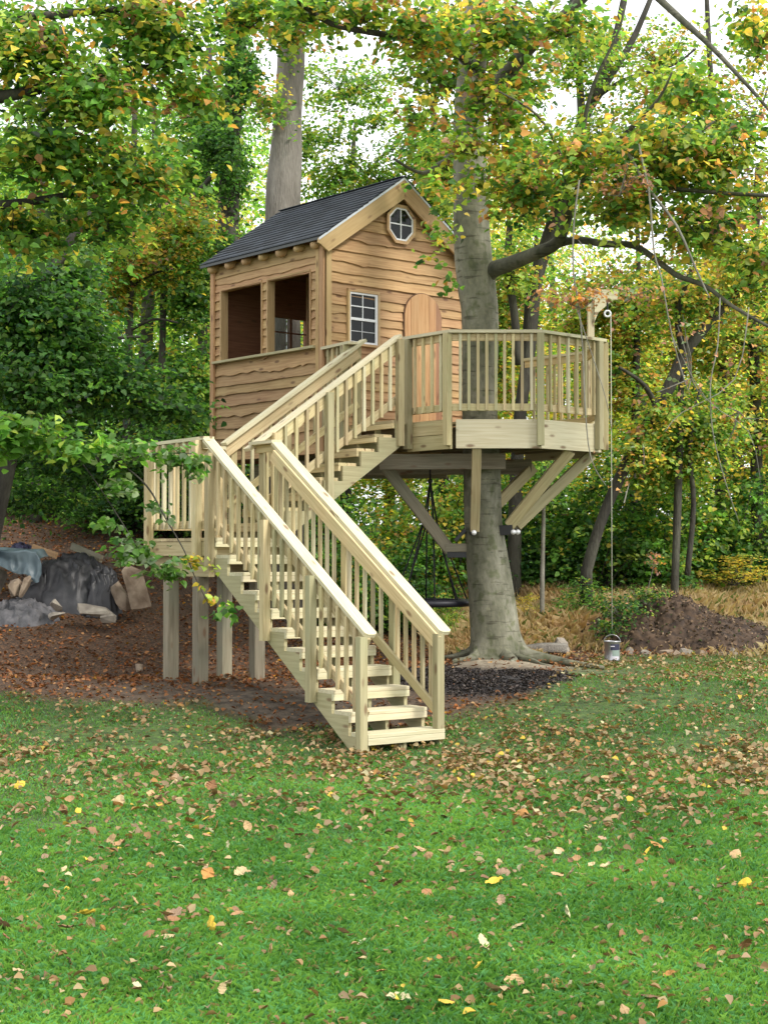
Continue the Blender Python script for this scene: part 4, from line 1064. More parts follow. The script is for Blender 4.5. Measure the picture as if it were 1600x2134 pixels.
def twigs_mesh(name, starts, ends, r0, r1, rng):
    n = len(starts); V = np.empty((n, 9, 3)); d = ends - starts
    mid = (starts + ends) / 2 + rng.normal(0, 0.06, (n, 3)) * np.linalg.norm(d, axis=1, keepdims=True)
    s = np.cross(d, rand_unit(rng, n)); s /= np.linalg.norm(s, axis=1, keepdims=True) + 1e-9
    t = np.cross(d / (np.linalg.norm(d, axis=1, keepdims=True) + 1e-9), s)
    for i, (P, r) in enumerate(((starts, r0), (mid, (r0 + r1) / 2), (ends, r1))):
        for k in range(3):
            a = 2.094 * k; V[:, i * 3 + k] = P + (s * math.cos(a) + t * math.sin(a)) * r
    b = (np.arange(n) * 9)[:, None]; q = []
    for i in (0, 3):
        for k in range(3): q.append([i + k, i + (k + 1) % 3, i + 3 + (k + 1) % 3, i + 3 + k])
    F = np.concatenate([b + np.array([x]) for x in q], 1).reshape(-1, 4)
    return np_mesh(name, V.reshape(-1, 3), F)

def crown(root, blobs, n, size, palette, seed, name='crown', bark=None, twigs=True, twig_len=0.9, mat=None, **kw):
    (V, F, C), cc, c0 = crown_data(blobs, n, size, palette, seed, **kw)
    o = link(name, np_mesh(name, V, F, C, 3), mat or LEAF, root)
    if twigs and bark:
        rng = np.random.default_rng(seed + 1); k = max(6, len(cc) // 5); sel = rng.choice(len(cc), k, replace=False)
        d = c0[sel] - cc[sel]; L = np.linalg.norm(d, axis=1, keepdims=True) + 1e-6; d = d / L * np.minimum(L, twig_len) + np.array([0, 0, -0.15])
        tag(link('twigs', twigs_mesh('twigs', cc[sel] + d, cc[sel] - d * 0.15, 0.010, 0.004, rng), bark, root), kind='stuff')
    return o

def px_path(pts, n=4):
    return smooth_path([at(p[0], p[1], p[2]) for p in pts], n), lerp_list([p[3] * p[2] / F_PX for p in pts], n)

def limb(root, name, pts, mat, seg=9, n=4, flute=None):
    P, R = px_path(pts, n); return tube(root, name, P, R, mat, seg, flute)

def wobble(seed, amt=0.06):
    def f(t, a, p): return 1 + amt * noise.noise(Vector((math.cos(a) * 1.5 + seed, math.sin(a) * 1.5, p.z * 1.1))) * 2
    return f

# --- the host beech
b0 = at(1035, 1390, 20.3)
tree = empty('beech_tree', (b0.x, b0.y, G(b0.x, b0.y)), 'big smooth grey beech whose trunk rises through the deck, roots flaring at its foot', 'tree')
def beech_flute(t, a, p):
    f = 1 + 0.05 * noise.noise(Vector((math.cos(a) * 1.2, math.sin(a) * 1.2, p.z * 0.8))) * 2
    h = max(0, 1 - (p.z - 0.35) / 0.55)
    return f * (1 + 0.55 * h ** 2 * (0.35 + max(0, math.cos(5 * a + 0.7)) * 1.0 + 0.4 * max(0, math.cos(3 * a + 2))))
tp = [(1036, 1412, 20.3, 62), (1034, 1385, 20.3, 58), (1031, 1345, 20.3, 54), (1024, 1255, 20.3, 48), (1016, 1161, 20.3, 43), (1008, 1090, 20.3, 39), (1004, 997, 20.3, 38), (999, 850, 20.3, 37), (1000, 665, 20.3, 38), (994, 600, 20.3, 40), (986, 525, 20.3, 40), (979, 402, 20.3, 37), (976, 250, 20.3, 33), (985, 100, 20.2, 27), (1000, -80, 20.1, 20), (1010, -260, 20.0, 12)]
limb(tree, 'trunk', tp, BEECH, 28, 5, beech_flute)
for k, (dx, dy, L, r0) in enumerate(((0.62, -0.30, 1.0, 0.075), (0.15, -0.6, 0.35, 0.06), (-0.45, -0.45, 0.45, 0.06), (0.75, 0.1, 0.6, 0.06), (-0.6, 0.1, 0.4, 0.05), (0.38, -0.55, 0.8, 0.05))):
    d = Vector((dx, dy, 0)).normalized(); sd = Vector((-d.y, d.x, 0)); c = Vector((b0.x, b0.y, 0)); zt = lambda v: Vector((v.x, v.y, G(v.x, v.y) + 0.085))
    p = [c + d * 0.20 + UP * 0.78, zt(c + d * 0.37) + UP * 0.06, zt(c + d * (0.45 + 0.30 * L) + sd * 0.05) + UP * 0.005, zt(c + d * (0.5 + 0.55 * L) - sd * 0.04) - UP * 0.015, zt(c + d * (0.5 + 0.95 * L)) - UP * 0.05]
    p = smooth_path(p, 4); tube(tree, 'root', p, lerp_list([r0 * 1.2, r0 * 1.25, r0 * 0.75, r0 * 0.5, r0 * 0.3], 4), BEECH, 10, wobble(k + 9, 0.25))
limb(tree, 'limb', [(1000, 590, 20.25, 24), (1022, 565, 20.2, 18), (1060, 550, 20.0, 15.5), (1110, 530, 19.7, 14), (1161, 504, 19.4, 13), (1187, 442, 19.1, 10), (1221, 360, 18.9, 9), (1262, 322, 18.6, 9), (1320, 260, 18.3, 5), (1372, 205, 18.0, 3), (1400, 150, 17.8, 2)], SHADED_LIMBARK, 12, 4, wobble(3, 0.1))
limb(tree, 'limb', [(1150, 512, 19.5, 9), (1200, 500, 19.3, 8), (1262, 508, 19.1, 8), (1322, 512, 18.8, 7), (1375, 547, 18.5, 6.5), (1412, 574, 18.3, 6), (1470, 596, 18.1, 5), (1530, 640, 17.9, 4), (1620, 690, 17.6, 3)], SHADED_LIMBARK, 9)
limb(tree, 'limb', [(1262, 322, 18.6, 6), (1330, 340, 18.3, 4), (1400, 320, 18.0, 3), (1490, 250, 17.8, 2)], SHADED_LIMBARK, 6)
limb(tree, 'limb', [(1221, 360, 18.9, 6), (1215, 280, 18.8, 5), (1235, 180, 18.6, 4), (1290, 60, 18.4, 2.5), (1310, -30, 18.3, 2)], SHADED_LIMBARK, 6)
limb(tree, 'limb', [(1000, 150, 20.1, 12), (1010, 60, 19.8, 8), (990, -40, 19.6, 5)], SHADED_LIMBARK, 7)
limb(tree, 'limb', [(980, 230, 20.2, 22), (1040, 170, 19.8, 18), (1110, 90, 19.4, 15), (1200, 10, 19.0, 12), (1260, -60, 18.8, 9)], SHADED_LIMBARK, 9)
limb(tree, 'limb', [(985, 130, 20.1, 18), (930, 95, 19.2, 9), (830, 75, 18.2, 7), (770, 66, 17.8, 6.5), (690, 48, 17.4, 6), (620, 0, 17.0, 5.5), (560, -60, 16.8, 5)], DARKBARK, 8)
limb(tree, 'limb', [(1262, 322, 18.6, 8), (1350, 380, 18.2, 5), (1460, 398, 17.8, 4.5), (1620, 408, 17.4, 4)], SHADED_LIMBARK, 7)
limb(tree, 'limb', [(1355, -20, 18.6, 8), (1420, 40, 18.3, 7), (1480, 95, 18.0, 5.5), (1560, 180, 17.7, 4), (1620, 250, 17.6, 3)], SHADED_LIMBARK, 8)
limb(tree, 'limb', [(1187, 442, 19.1, 6), (1170, 330, 18.7, 4), (1120, 240, 18.3, 3), (1040, 190, 18.0, 2)], SHADED_LIMBARK, 6)
limb(tree, 'limb', [(975, 300, 20.2, 12), (930, 330, 19.6, 7), (880, 360, 19.1, 4), (820, 330, 18.7, 2.5)], SHADED_LIMBARK, 7)
for pts in ([(1207, 375, 17.2, 2.6), (1196, 460, 17.1, 2.6), (1194, 560, 17.0, 2.3), (1206, 640, 17.0, 2.4), (1214, 730, 17.0, 2.2), (1219, 850, 16.9, 2.0), (1231, 955, 16.9, 1.8), (1262, 1012, 16.9, 1.3)],
            [(1200, 640, 17.0, 1.6), (1232, 735, 16.9, 1.5), (1262, 830, 16.9, 1.3), (1275, 900, 16.9, 0.9)],
            [(1205, 500, 17.1, 1.4), (1225, 530, 17.0, 1.2), (1232, 565, 17.0, 0.8)],
            [(1330, 300, 17.4, 4), (1352, 400, 17.2, 3.2), (1362, 520, 17.1, 2.6), (1378, 580, 17.0, 2.2), (1400, 700, 17.0, 2.0), (1432, 812, 16.9, 1.2)],
            [(1310, 320, 17.6, 5), (1350, 390, 17.4, 4.5), (1410, 470, 17.2, 4), (1450, 560, 17.1, 3), (1478, 620, 17.0, 2)],
            [(1500, 620, 17.5, 2), (1495, 720, 17.3, 2), (1480, 800, 17.2, 1.8), (1485, 900, 17.1, 1.6), (1510, 1000, 17.0, 1.4), (1540, 1090, 17.0, 0.9)],
            [(1560, 640, 17.5, 2), (1530, 790, 17.3, 1.8), (1420, 860, 17.1, 1.4), (1385, 900, 17.0, 1.0)],
            [(1400, 700, 17, 1.4), (1470, 830, 17, 1.2), (1560, 900, 16.9, 1.1), (1585, 1010, 16.9, 0.8)]):
    limb(tree, 'hanging_twig', [(a, b, c, d * 0.75) for a, b, c, d in pts], PALETWIG, 5, 3)
crown(tree, blobs_px([(640, 20, 17.3, 90, 40), (760, 20, 17.6, 100, 36), (880, 60, 18, 90, 60), (1060, 60, 18.3, 80, 60), (870, 235, 18, 50, 40), (1060, 250, 18.6, 50, 70), (1180, 50, 18.5, 80, 40),
                      (1090, 400, 18.8, 70, 60), (1200, 320, 18.2, 70, 60), (1370, 330, 18, 130, 90), (1510, 330, 18, 110, 90), (1290, 430, 18, 110, 60), (1470, 480, 18.2, 120, 60), (1430, 190, 18.6, 90, 50), (1570, 60, 18.5, 60, 50), (1590, 540, 18, 50, 70)]),
      12500, 0.098, P_MAIN, 101, bark=BEECH, coherent=0.72, spread=0.26, per=12)
crown(tree, blobs_px([(960, 60, 21.5, 110, 80), (900, 150, 21.3, 80, 60), (1070, 170, 21.5, 90, 90), (930, 330, 21.4, 60, 70), (1080, 330, 21.5, 60, 80), (965, 290, 18.6, 44, 60), (1000, 190, 18.6, 50, 50), (950, 90, 18.5, 50, 40), (1000, 20, 18.5, 50, 30), (1010, 370, 18.6, 34, 24)]), 6600, 0.098, P_MAIN, 105, bark=BEECH, coherent=0.72, spread=0.26, per=12)
crown(tree, blobs_px([(915, 480, 17.9, 30, 36), (893, 540, 17.8, 24, 12), (925, 410, 18, 34, 40), (940, 590, 18.2, 24, 18), (905, 385, 18, 30, 16)]), 300, 0.085, P_MAIN, 102, name='foliage', twigs=False, per=8, spread=0.15)
crown(tree, blobs_px([(1215, 615, 17.0, 55, 22), (1150, 620, 17.2, 40, 16), (1300, 600, 17.0, 60, 20), (1290, 380, 17.4, 70, 40)]), 700, 0.060, pal(RU=.6, OR=.2, YG=.1, PG=.1), 103, name='foliage', bark=PALETWIG, per=10, spread=0.16, hang=0.6)
crown(tree, blobs_px([(1440, 760, 17.2, 130, 120), (1340, 940, 17.2, 80, 50), (1540, 830, 17.2, 70, 120), (1300, 1020, 17.1, 50, 30)]), 330, 0.055, pal(RU=.3, YE=.2, YG=.3, PG=.2), 104, name='foliage', bark=PALETWIG, per=5, spread=0.2)

def wood_tree(name, label, stems, blobs, n, size, palette, seed, bark=DARKBARK, group=None, seg=8, twigs=True, **kw):
    """stems: list of pixel paths (x, y, Y, half-width px)"""
    p = at(*stems[0][0][:3]); zg = G(p.x, p.y)
    root = empty(name, (p.x, p.y, zg), label, 'tree', group)
    for i, st in enumerate(stems):
        P, R = px_path(st, 4)
        if i == 0 and P[0].z > zg: P = [Vector((P[0].x - (P[1].x - P[0].x) * 0.3, P[0].y, zg - 0.1))] + P; R = [R[0] * 1.25] + R
        tube(root, 'trunk' if i == 0 else 'limb', P, R, bark, seg if i == 0 else 7, wobble(seed + i, 0.08))
    if n: crown(root, blobs_px(blobs), n, size, palette, seed, bark=bark if twigs else None, **kw)
    return root

# --- named trees round the cabin
wood_tree('tulip_tree', 'tall straight grey-barked trunk standing right behind the cabin roof', [[(584, 700, 25, 42), (588, 430, 25, 36), (597, 300, 25, 32), (605, 160, 25, 28), (612, 20, 25, 24), (616, -120, 25, 18)], [(610, 60, 25, 8), (660, -20, 24.5, 6), (700, -90, 24, 4)]],
          [(600, 60, 24, 70, 60), (560, 220, 24.5, 40, 60), (660, -60, 24, 150, 60)], 3500, 0.085, P_MAIN, 201, GREYBARK, seg=16)
wood_tree('ivy_clad_tree', 'dark trunk wrapped in green ivy left of the grey trunk', [[(468, 900, 28, 26), (475, 450, 28, 24), (487, 200, 28, 20), (497, 0, 28, 18), (503, -120, 28, 14)], [(480, 330, 28, 7), (430, 380, 27.5, 5), (390, 420, 27, 3)]],
          [(470, 560, 27.8, 30, 90), (478, 330, 27.8, 34, 130), (492, 110, 27.8, 32, 120), (440, 300, 27.5, 40, 50), (520, 160, 27.5, 26, 60)], 12000, 0.075, pal(DG=.35, MG=.45, BG=.2), 202, per=12, spread=0.16)
wood_tree('dark_forked_tree', 'black-barked tree behind the deck rail forking into several steep stems', [[(1070, 1190, 26.5, 15), (1080, 900, 26.5, 14), (1098, 760, 26.5, 14), (1110, 620, 26.5, 16), (1128, 540, 26.5, 15), (1165, 430, 26.5, 15), (1195, 330, 26.5, 14), (1213, 250, 26.5, 13)],
          [(1213, 250, 26.5, 9), (1205, 130, 26.5, 8), (1190, -20, 26.5, 6)], [(1216, 250, 26.5, 11), (1245, 180, 26.4, 10), (1278, 95, 26.4, 8), (1302, -20, 26.4, 6)], [(1222, 235, 26.5, 9), (1268, 165, 26.4, 8), (1318, 82, 26.3, 7), (1362, -20, 26.3, 5)],
          [(1226, 215, 26.4, 6), (1300, 165, 26.2, 4), (1400, 135, 26, 3), (1450, 100, 25.8, 2)], [(1082, 760, 26.3, 10), (1070, 640, 26.3, 9), (1058, 560, 26.3, 8), (1062, 470, 26.3, 6)]],
          [(1120, 380, 26, 90, 90), (1260, 300, 26, 110, 90), (1200, 120, 26, 100, 70), (1400, 200, 26, 120, 70), (1060, 560, 26, 60, 60)], 9000, 0.085, P_FAR, 203, per=14)
wood_tree('leaning_mossy_tree', 'leaning mossy trunk slanting up to the right beyond the hoist rope', [[(1222, 1190, 25, 12), (1262, 1060, 25, 12), (1326, 925, 25, 12.5), (1394, 805, 25, 14), (1431, 730, 25, 13), (1487, 662, 25, 11), (1555, 591, 25, 9), (1660, 520, 25, 9)], [(1425, 740, 25, 8), (1412, 660, 24.8, 6), (1440, 560, 24.6, 4)], [(1370, 850, 25, 7), (1340, 800, 24.8, 5), (1290, 765, 24.6, 3)]],
          [(1420, 620, 25, 120, 60), (1560, 560, 25, 100, 70), (1330, 930, 24.8, 40, 60), (1380, 860, 24.8, 35, 50)], 6000, 0.085, P_GOLD, 204, per=12)
wood_tree('young_oak', 'slim upright tree beyond the deck with a yellowing crown', [[(1318, 1180, 28, 9), (1322, 930, 28, 8), (1327, 700, 28, 7), (1330, 560, 28, 5), (1326, 430, 28, 4)]], [(1320, 620, 28, 120, 110), (1290, 780, 28, 90, 90), (1230, 660, 28.5, 80, 90)], 9000, 0.09, P_GOLD, 205)
wood_tree('young_oak', 'pair of slim dark stems in front of the far right thicket', [[(1405, 1240, 25.5, 9), (1412, 1040, 25.5, 8), (1418, 880, 25.5, 7), (1420, 700, 25.5, 5)], [(1432, 1200, 25.5, 6), (1445, 1050, 25.5, 6), (1437, 930, 25.5, 5), (1460, 800, 25.3, 3)]], [(1450, 880, 26, 110, 90), (1380, 960, 26, 90, 70)], 9000, 0.08, P_FAR, 206)
wood_tree('yellow_maple', 'golden-leaved maple at the right edge behind the bare twigs', [[(1580, 1240, 28, 14), (1575, 900, 28, 13), (1570, 600, 28, 10), (1580, 350, 28, 7)]], [(1560, 700, 28, 120, 130), (1500, 560, 28.5, 120, 90), (1590, 900, 28, 80, 120), (1450, 700, 29, 90, 90)], 10000, 0.095, P_GOLD, 207)
wood_tree('sapling', 'thin pale sapling stem just right of the beech foot', [[(1129, 1290, 24, 5.5), (1130, 1180, 24, 5), (1133, 1040, 24, 4), (1136, 960, 24, 3)]], [(1140, 1000, 24, 40, 60)], 900, 0.07, P_BUSH, 208, PALETWIG)
wood_tree('maple', 'yellow-green maple directly behind the cabin ridge', [[(720, 760, 30, 12), (725, 500, 30, 11), (735, 330, 30, 6), (740, 250, 30, 2)], [(728, 420, 30, 5), (790, 330, 29.5, 3), (850, 290, 29, 2)]], [(700, 370, 29, 90, 60), (790, 360, 29, 90, 55), (880, 320, 29, 80, 80), (680, 280, 29, 50, 30), (780, 250, 29, 60, 30), (900, 440, 29, 60, 80), (720, 180, 28, 110, 50), (640, 300, 28, 30, 60)], 10000, 0.085, pal(MG=.15, BG=.4, YG=.4, YE=.05), 209)
wood_tree('maple', 'leafy tree filling the gap between cabin gable and beech trunk', [[(925, 900, 29, 10), (915, 600, 29, 9), (905, 300, 29, 7), (900, 120, 29, 4)]], [(930, 560, 28.5, 60, 100), (910, 380, 28.5, 60, 70), (1060, 620, 28, 60, 90), (1040, 760, 28, 80, 110)], 9000, 0.085, P_GOLD, 210)
wood_tree('tall_oak', 'tall thin-leaved tree filling the sky gap at the upper right corner', [[(1500, 1100, 29, 12), (1505, 700, 29, 10), (1500, 400, 29, 8), (1480, 150, 29, 6), (1470, -60, 29, 4)], [(1500, 420, 29, 4), (1560, 300, 29, 3), (1600, 180, 29, 2)], [(1500, 380, 29, 4), (1420, 260, 29, 3), (1380, 120, 29, 2)]],
          [(1380, 120, 28, 110, 70), (1500, 240, 28, 120, 80), (1580, 100, 28, 60, 70), (1400, 330, 28, 120, 60), (1570, 400, 28, 70, 70), (1250, 90, 28, 80, 60), (1480, 440, 28.5, 120, 50)], 8500, 0.09, P_GOLD, 220, per=12, spread=0.3)
# left side
wood_tree('sugar_maple', 'near maple overhanging the upper left, green leaves turning orange', [[(-330, 1320, 16, 60), (-320, 700, 16, 52), (-290, 300, 16, 45), (-230, -50, 16, 34)], [(-290, 320, 16, 22), (-120, 230, 16, 17), (60, 190, 16.2, 12), (220, 150, 16.5, 8), (400, 130, 16.8, 4)], [(-300, 480, 16, 18), (-140, 440, 16.3, 13), (60, 420, 16.6, 9), (200, 390, 16.9, 4)], [(-290, 200, 16, 18), (-100, 60, 16, 14), (120, 30, 16.2, 9), (330, 10, 16.5, 5)]],
          [(40, 90, 16, 140, 90), (190, 190, 16.2, 120, 80), (330, 90, 16.6, 100, 80), (100, 310, 16.4, 150, 80), (290, 360, 16.8, 110, 65), (520, 30, 17, 80, 40), (230, 455, 17.2, 90, 45), (40, 480, 16.8, 110, 70), (400, 190, 17, 60, 60), (280, 20, 16.4, 150, 40)], 12500, 0.096, P_NEAR, 211, bark=DARKBARK, coherent=0.78, per=14, spread=0.30, twig_len=1.4)
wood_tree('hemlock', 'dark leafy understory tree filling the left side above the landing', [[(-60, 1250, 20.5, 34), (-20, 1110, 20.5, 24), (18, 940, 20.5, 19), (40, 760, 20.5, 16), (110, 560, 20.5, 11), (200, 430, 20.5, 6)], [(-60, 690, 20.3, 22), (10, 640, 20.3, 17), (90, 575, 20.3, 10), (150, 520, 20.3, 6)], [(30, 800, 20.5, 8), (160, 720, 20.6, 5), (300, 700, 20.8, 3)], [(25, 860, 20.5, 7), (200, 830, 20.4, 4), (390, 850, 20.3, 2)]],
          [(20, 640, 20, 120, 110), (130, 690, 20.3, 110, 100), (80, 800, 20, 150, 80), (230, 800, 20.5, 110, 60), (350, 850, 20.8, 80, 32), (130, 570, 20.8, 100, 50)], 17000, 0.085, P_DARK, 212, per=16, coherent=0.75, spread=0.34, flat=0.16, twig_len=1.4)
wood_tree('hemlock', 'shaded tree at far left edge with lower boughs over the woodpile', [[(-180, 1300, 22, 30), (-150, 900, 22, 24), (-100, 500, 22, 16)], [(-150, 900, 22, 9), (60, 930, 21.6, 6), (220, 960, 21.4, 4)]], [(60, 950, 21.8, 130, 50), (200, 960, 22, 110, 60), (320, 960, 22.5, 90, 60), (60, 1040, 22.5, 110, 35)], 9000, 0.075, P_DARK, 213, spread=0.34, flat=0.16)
wood_tree('slender_tree', 'slender dark trunk against a yellow gap left of the cabin', [[(262, 1060, 27, 10), (266, 800, 27, 9), (272, 600, 27, 8), (276, 420, 27, 7), (282, 200, 27, 6)], [(268, 690, 27, 4), (320, 665, 26.8, 3), (370, 672, 26.6, 2)], [(270, 600, 27, 4), (318, 570, 26.8, 3), (360, 560, 26.6, 2)]], [(300, 540, 27, 110, 70), (380, 470, 27, 80, 70), (240, 620, 27, 40, 60)], 6500, 0.085, P_GOLD, 214)
wood_tree('slender_tree', 'second slender trunk close beside the cabin back corner', [[(338, 1080, 27.5, 9), (337, 850, 27.5, 8), (340, 650, 27.5, 7), (346, 400, 27.5, 5)]], [(390, 620, 27.5, 60, 90), (400, 800, 27.5, 60, 80), (350, 900, 27.5, 90, 50)], 7000, 0.085, P_BUSH, 215)
wood_tree('slender_tree', 'dark stem at the left margin among shaded leaves', [[(76, 1020, 26, 12), (80, 700, 26, 11), (84, 450, 26, 10), (90, 200, 26, 8)]], [(80, 620, 25.5, 110, 120), (150, 480, 25.5, 120, 80)], 7000, 0.085, pal(DG=.1, MG=.35, BG=.35, YG=.2), 216)
wood_tree('slender_tree', 'dark trunk showing in the leaves just left of the ivy-clad tree', [[(418, 1000, 30, 11), (422, 700, 30, 10), (430, 400, 30, 9), (436, 100, 30, 7)]], [(400, 560, 29.5, 60, 90), (430, 260, 29.5, 70, 90), (380, 380, 29, 70, 60)], 6500, 0.09, pal(DG=.1, MG=.35, BG=.35, YG=.2), 217)

# --- branch hanging in front of the landing
br = empty('leafy_branch', at(-150, 700, 15.2), 'low leafy branch of bright green leaves drooping across the side landing', 'branch')
limb(br, 'stem', [(-200, 800, 15.2, 3.5), (-40, 850, 15.2, 2.6), (120, 905, 15.3, 1.8), (240, 960, 15.4, 1.4), (305, 1012, 15.4, 2.2), (345, 1080, 15.4, 1.8), (385, 1150, 15.4, 1.4), (405, 1200, 15.4, 1.2), (435, 1260, 15.4, 0.9)], DARKBARK, 6)
limb(br, 'stem', [(-100, 800, 15.2, 2.5), (60, 895, 14.9, 2), (180, 920, 14.8, 1.3)], DARKBARK, 6)
limb(br, 'stem', [(240, 960, 15.4, 2), (330, 945, 15.4, 1.5), (400, 945, 15.4, 0.9)], DARKBARK, 5)
limb(br, 'stem', [(120, 905, 15.3, 1.4), (190, 990, 15.3, 1.2), (255, 1090, 15.3, 1.2), (300, 1160, 15.3, 1.0), (345, 1200, 15.3, 0.8)], DARKBARK, 5)
crown(br, blobs_px([(40, 900, 14.9, 80, 34), (150, 925, 14.9, 70, 26), (10, 930, 14.9, 40, 22), (215, 935, 15, 40, 16)]), 900, 0.105, P_BRIGHT, 301, name='leaves', twigs=False, per=9, spread=0.14, hang=0.5)
crown(br, blobs_px([(290, 940, 15.4, 70, 20), (370, 950, 15.4, 45, 22), (250, 1010, 15.3, 35, 25), (330, 1060, 15.4, 34, 18), (235, 1095, 15.3, 36, 22), (280, 1150, 15.3, 42, 26), (340, 1190, 15.3, 46, 22), (400, 975, 15.4, 24, 24)]), 900, 0.088, pal(MG=.35, BG=.35, PG=.3), 302, name='leaves', twigs=False, per=7, spread=0.12, hang=0.4)
crown(br, blobs_px([(400, 1165, 15.4, 26, 10), (428, 1180, 15.4, 16, 8), (438, 1245, 15.4, 14, 14), (425, 1222, 15.4, 10, 8)]), 75, 0.075, pal(YE=.4, OR=.2, YG=.4), 303, name='leaves', twigs=False, per=5, spread=0.08)
crown(br, blobs_px([(465, 1262, 15.4, 18, 9), (458, 1285, 15.4, 26, 9), (485, 1290, 15.4, 10, 6)]), 40, 0.085, P_BRIGHT, 304, name='leaves', twigs=False, per=5, spread=0.08)

# --- shrubs and thickets (each a thing of its own, shared foliage meshes)
def shrub_variants(k, size, palette, n, seed):
    out = []
    for i in range(k):
        bl = [(np.array([0, 0, 0.9]), np.array([1.0, 1.0, 0.9])), (np.array([0.5, 0.2, 0.55]), np.array([0.7, 0.6, 0.5])), (np.array([-0.55, -0.1, 0.6]), np.array([0.6, 0.6, 0.55])), (np.array([0.1, -0.1, 1.5]), np.array([0.5, 0.5, 0.45]))]
        (V, F, C), cc, c0 = crown_data(bl, n, size, palette, seed + i, per=12, spread=0.2)
        me = np_mesh('foliage', V, F, C, 3); me.materials.append(LEAF)
        rng = np.random.default_rng(seed + 50 + i); m = 26
        st = np.zeros((m, 3)) + rng.normal(0, 0.08, (m, 3)) * np.array([1, 1, 0]); en = cc[rng.choice(len(cc), m)]
        tw = twigs_mesh('stems', st, en, 0.014, 0.005, rng); tw.materials.append(DARKBARK)
        out.append((me, tw))
    return out
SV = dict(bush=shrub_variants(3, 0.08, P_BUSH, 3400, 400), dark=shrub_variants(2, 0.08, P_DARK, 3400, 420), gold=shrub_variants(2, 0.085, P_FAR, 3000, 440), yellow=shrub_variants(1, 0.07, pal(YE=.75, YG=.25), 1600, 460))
def shrub(name, label, px, Y, w, h, kind, seed, group=None, z=None, cat='shrub'):
    p = at(px, 1150, Y); zg = G(p.x, p.y) - 0.05 if z is None else z
    root = empty(name, (p.x, p.y, zg), label, cat, group)
    me, tw = SV[kind][seed % len(SV[kind])]
    M = Matrix.Translation((p.x, p.y, zg)) @ Matrix.Rotation(seed * 1.7, 4, 'Z') @ Matrix.Diagonal((w, w, h, 1))
    link('foliage', me, None, root, M); link('stems', tw, None, root, M)
TH_NAMES = ['low green shrub seen under the upper stair, nearest its foot', 'tall yellowing shrub showing between the upper stair and the left knee brace', 'dark low shrub behind the black swing ropes', 'tall yellow-tinged shrub just left of the beech trunk under the deck',
            'tall green shrub hidden right behind the beech trunk', 'dark low shrub directly right of the beech foot', 'tall green shrub behind the pale sapling stem', 'dark low shrub between the sapling stem and the hoist rope', 'green shrub under the right edge of the deck, left of the hoist rope',
            'tall green shrub immediately right of the hoist rope', 'small low green shrub standing in front of the tall one by the hoist rope', 'broad green shrub above the crest of the soil mound', 'tall yellow-tinged shrub behind the pair of slim dark stems', 'low green shrub just left of the bright yellow shrub',
            'tall green shrub behind the bright yellow shrub', 'dark shrub at the right edge of the picture', 'dark tall shrub seen through the middle of the lower railing', 'tallest green shrub behind the lower stair balusters']
LF_NAMES = ['dark shrub above the blue-grey sheet at the left edge', 'dark shrub behind the top of the black tarp', 'dark shrub above the plank sticking out of the pile', 'dark shrub behind the leaning tan stone slab', 'dark shrub seen through the landing railing', 'dark shrub behind the head of the lower stair',
            'dark shrub under the cabin corner', 'tall dark shrub farther up the slope above the tarp', 'tall greener shrub up the slope left of the landing', 'tall dark shrub up the slope at the left edge', 'tallest dark shrub up the slope directly left of the cabin']
i = 0
for px, Y, w, h, kind in ((735, 26, 0.9, 1.0, 'bush'), (800, 27.5, 1.1, 1.25, 'gold'), (860, 26.2, 0.9, 0.9, 'dark'), (925, 27.5, 1.1, 1.3, 'gold'), (985, 28.5, 1.2, 1.4, 'bush'), (1080, 27.4, 1.0, 0.95, 'dark'), (1130, 27.5, 1.1, 1.3, 'bush'), (1180, 27.4, 0.95, 0.8, 'dark'), (1235, 27, 1.2, 1.15, 'bush'), (1300, 28.2, 1.2, 1.35, 'bush'), (1290, 27.6, 0.8, 0.7, 'bush'),
                          (1370, 27.2, 1.2, 1.1, 'bush'), (1440, 27.8, 1.2, 1.3, 'gold'), (1475, 28.0, 1.0, 0.75, 'bush'), (1540, 27.8, 1.2, 1.2, 'bush'), (1600, 28.0, 1.1, 0.9, 'dark'), (680, 27.5, 1.2, 1.3, 'dark'), (620, 28.5, 1.3, 1.5, 'bush')):
    i += 1; shrub('shrub', TH_NAMES[i - 1], px, Y, w, h, kind, i, 'thicket shrubs along the wood edge')
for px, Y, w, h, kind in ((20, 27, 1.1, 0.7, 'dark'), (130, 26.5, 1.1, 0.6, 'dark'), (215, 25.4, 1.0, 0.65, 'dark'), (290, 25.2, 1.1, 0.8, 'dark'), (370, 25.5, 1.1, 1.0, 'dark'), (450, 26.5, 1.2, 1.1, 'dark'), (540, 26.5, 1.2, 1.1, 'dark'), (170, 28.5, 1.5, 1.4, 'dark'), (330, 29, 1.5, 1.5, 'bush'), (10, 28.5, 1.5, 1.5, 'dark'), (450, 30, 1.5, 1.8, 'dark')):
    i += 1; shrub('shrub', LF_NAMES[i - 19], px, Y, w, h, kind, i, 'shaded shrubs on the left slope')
shrub('shrub', 'bright yellow-leaved shrub behind the soil mound at the right', 1530, 26.6, 0.80, 0.30, 'yellow', 1, z=1.35)
shrub('shrub', 'low green bush at the foot of the leaning mossy tree, left of the mound', 1215, 24.6, 0.55, 0.42, 'bush', 2)
shrub('shrub', 'small yellow-green bush beside the beech trunk under the deck', 925, 24.0, 0.35, 0.42, 'gold', 1)
shrub('shrub', 'low yellow bush at the thicket edge right of the beech foot', 1098, 24.4, 0.28, 0.35, 'yellow', 0)

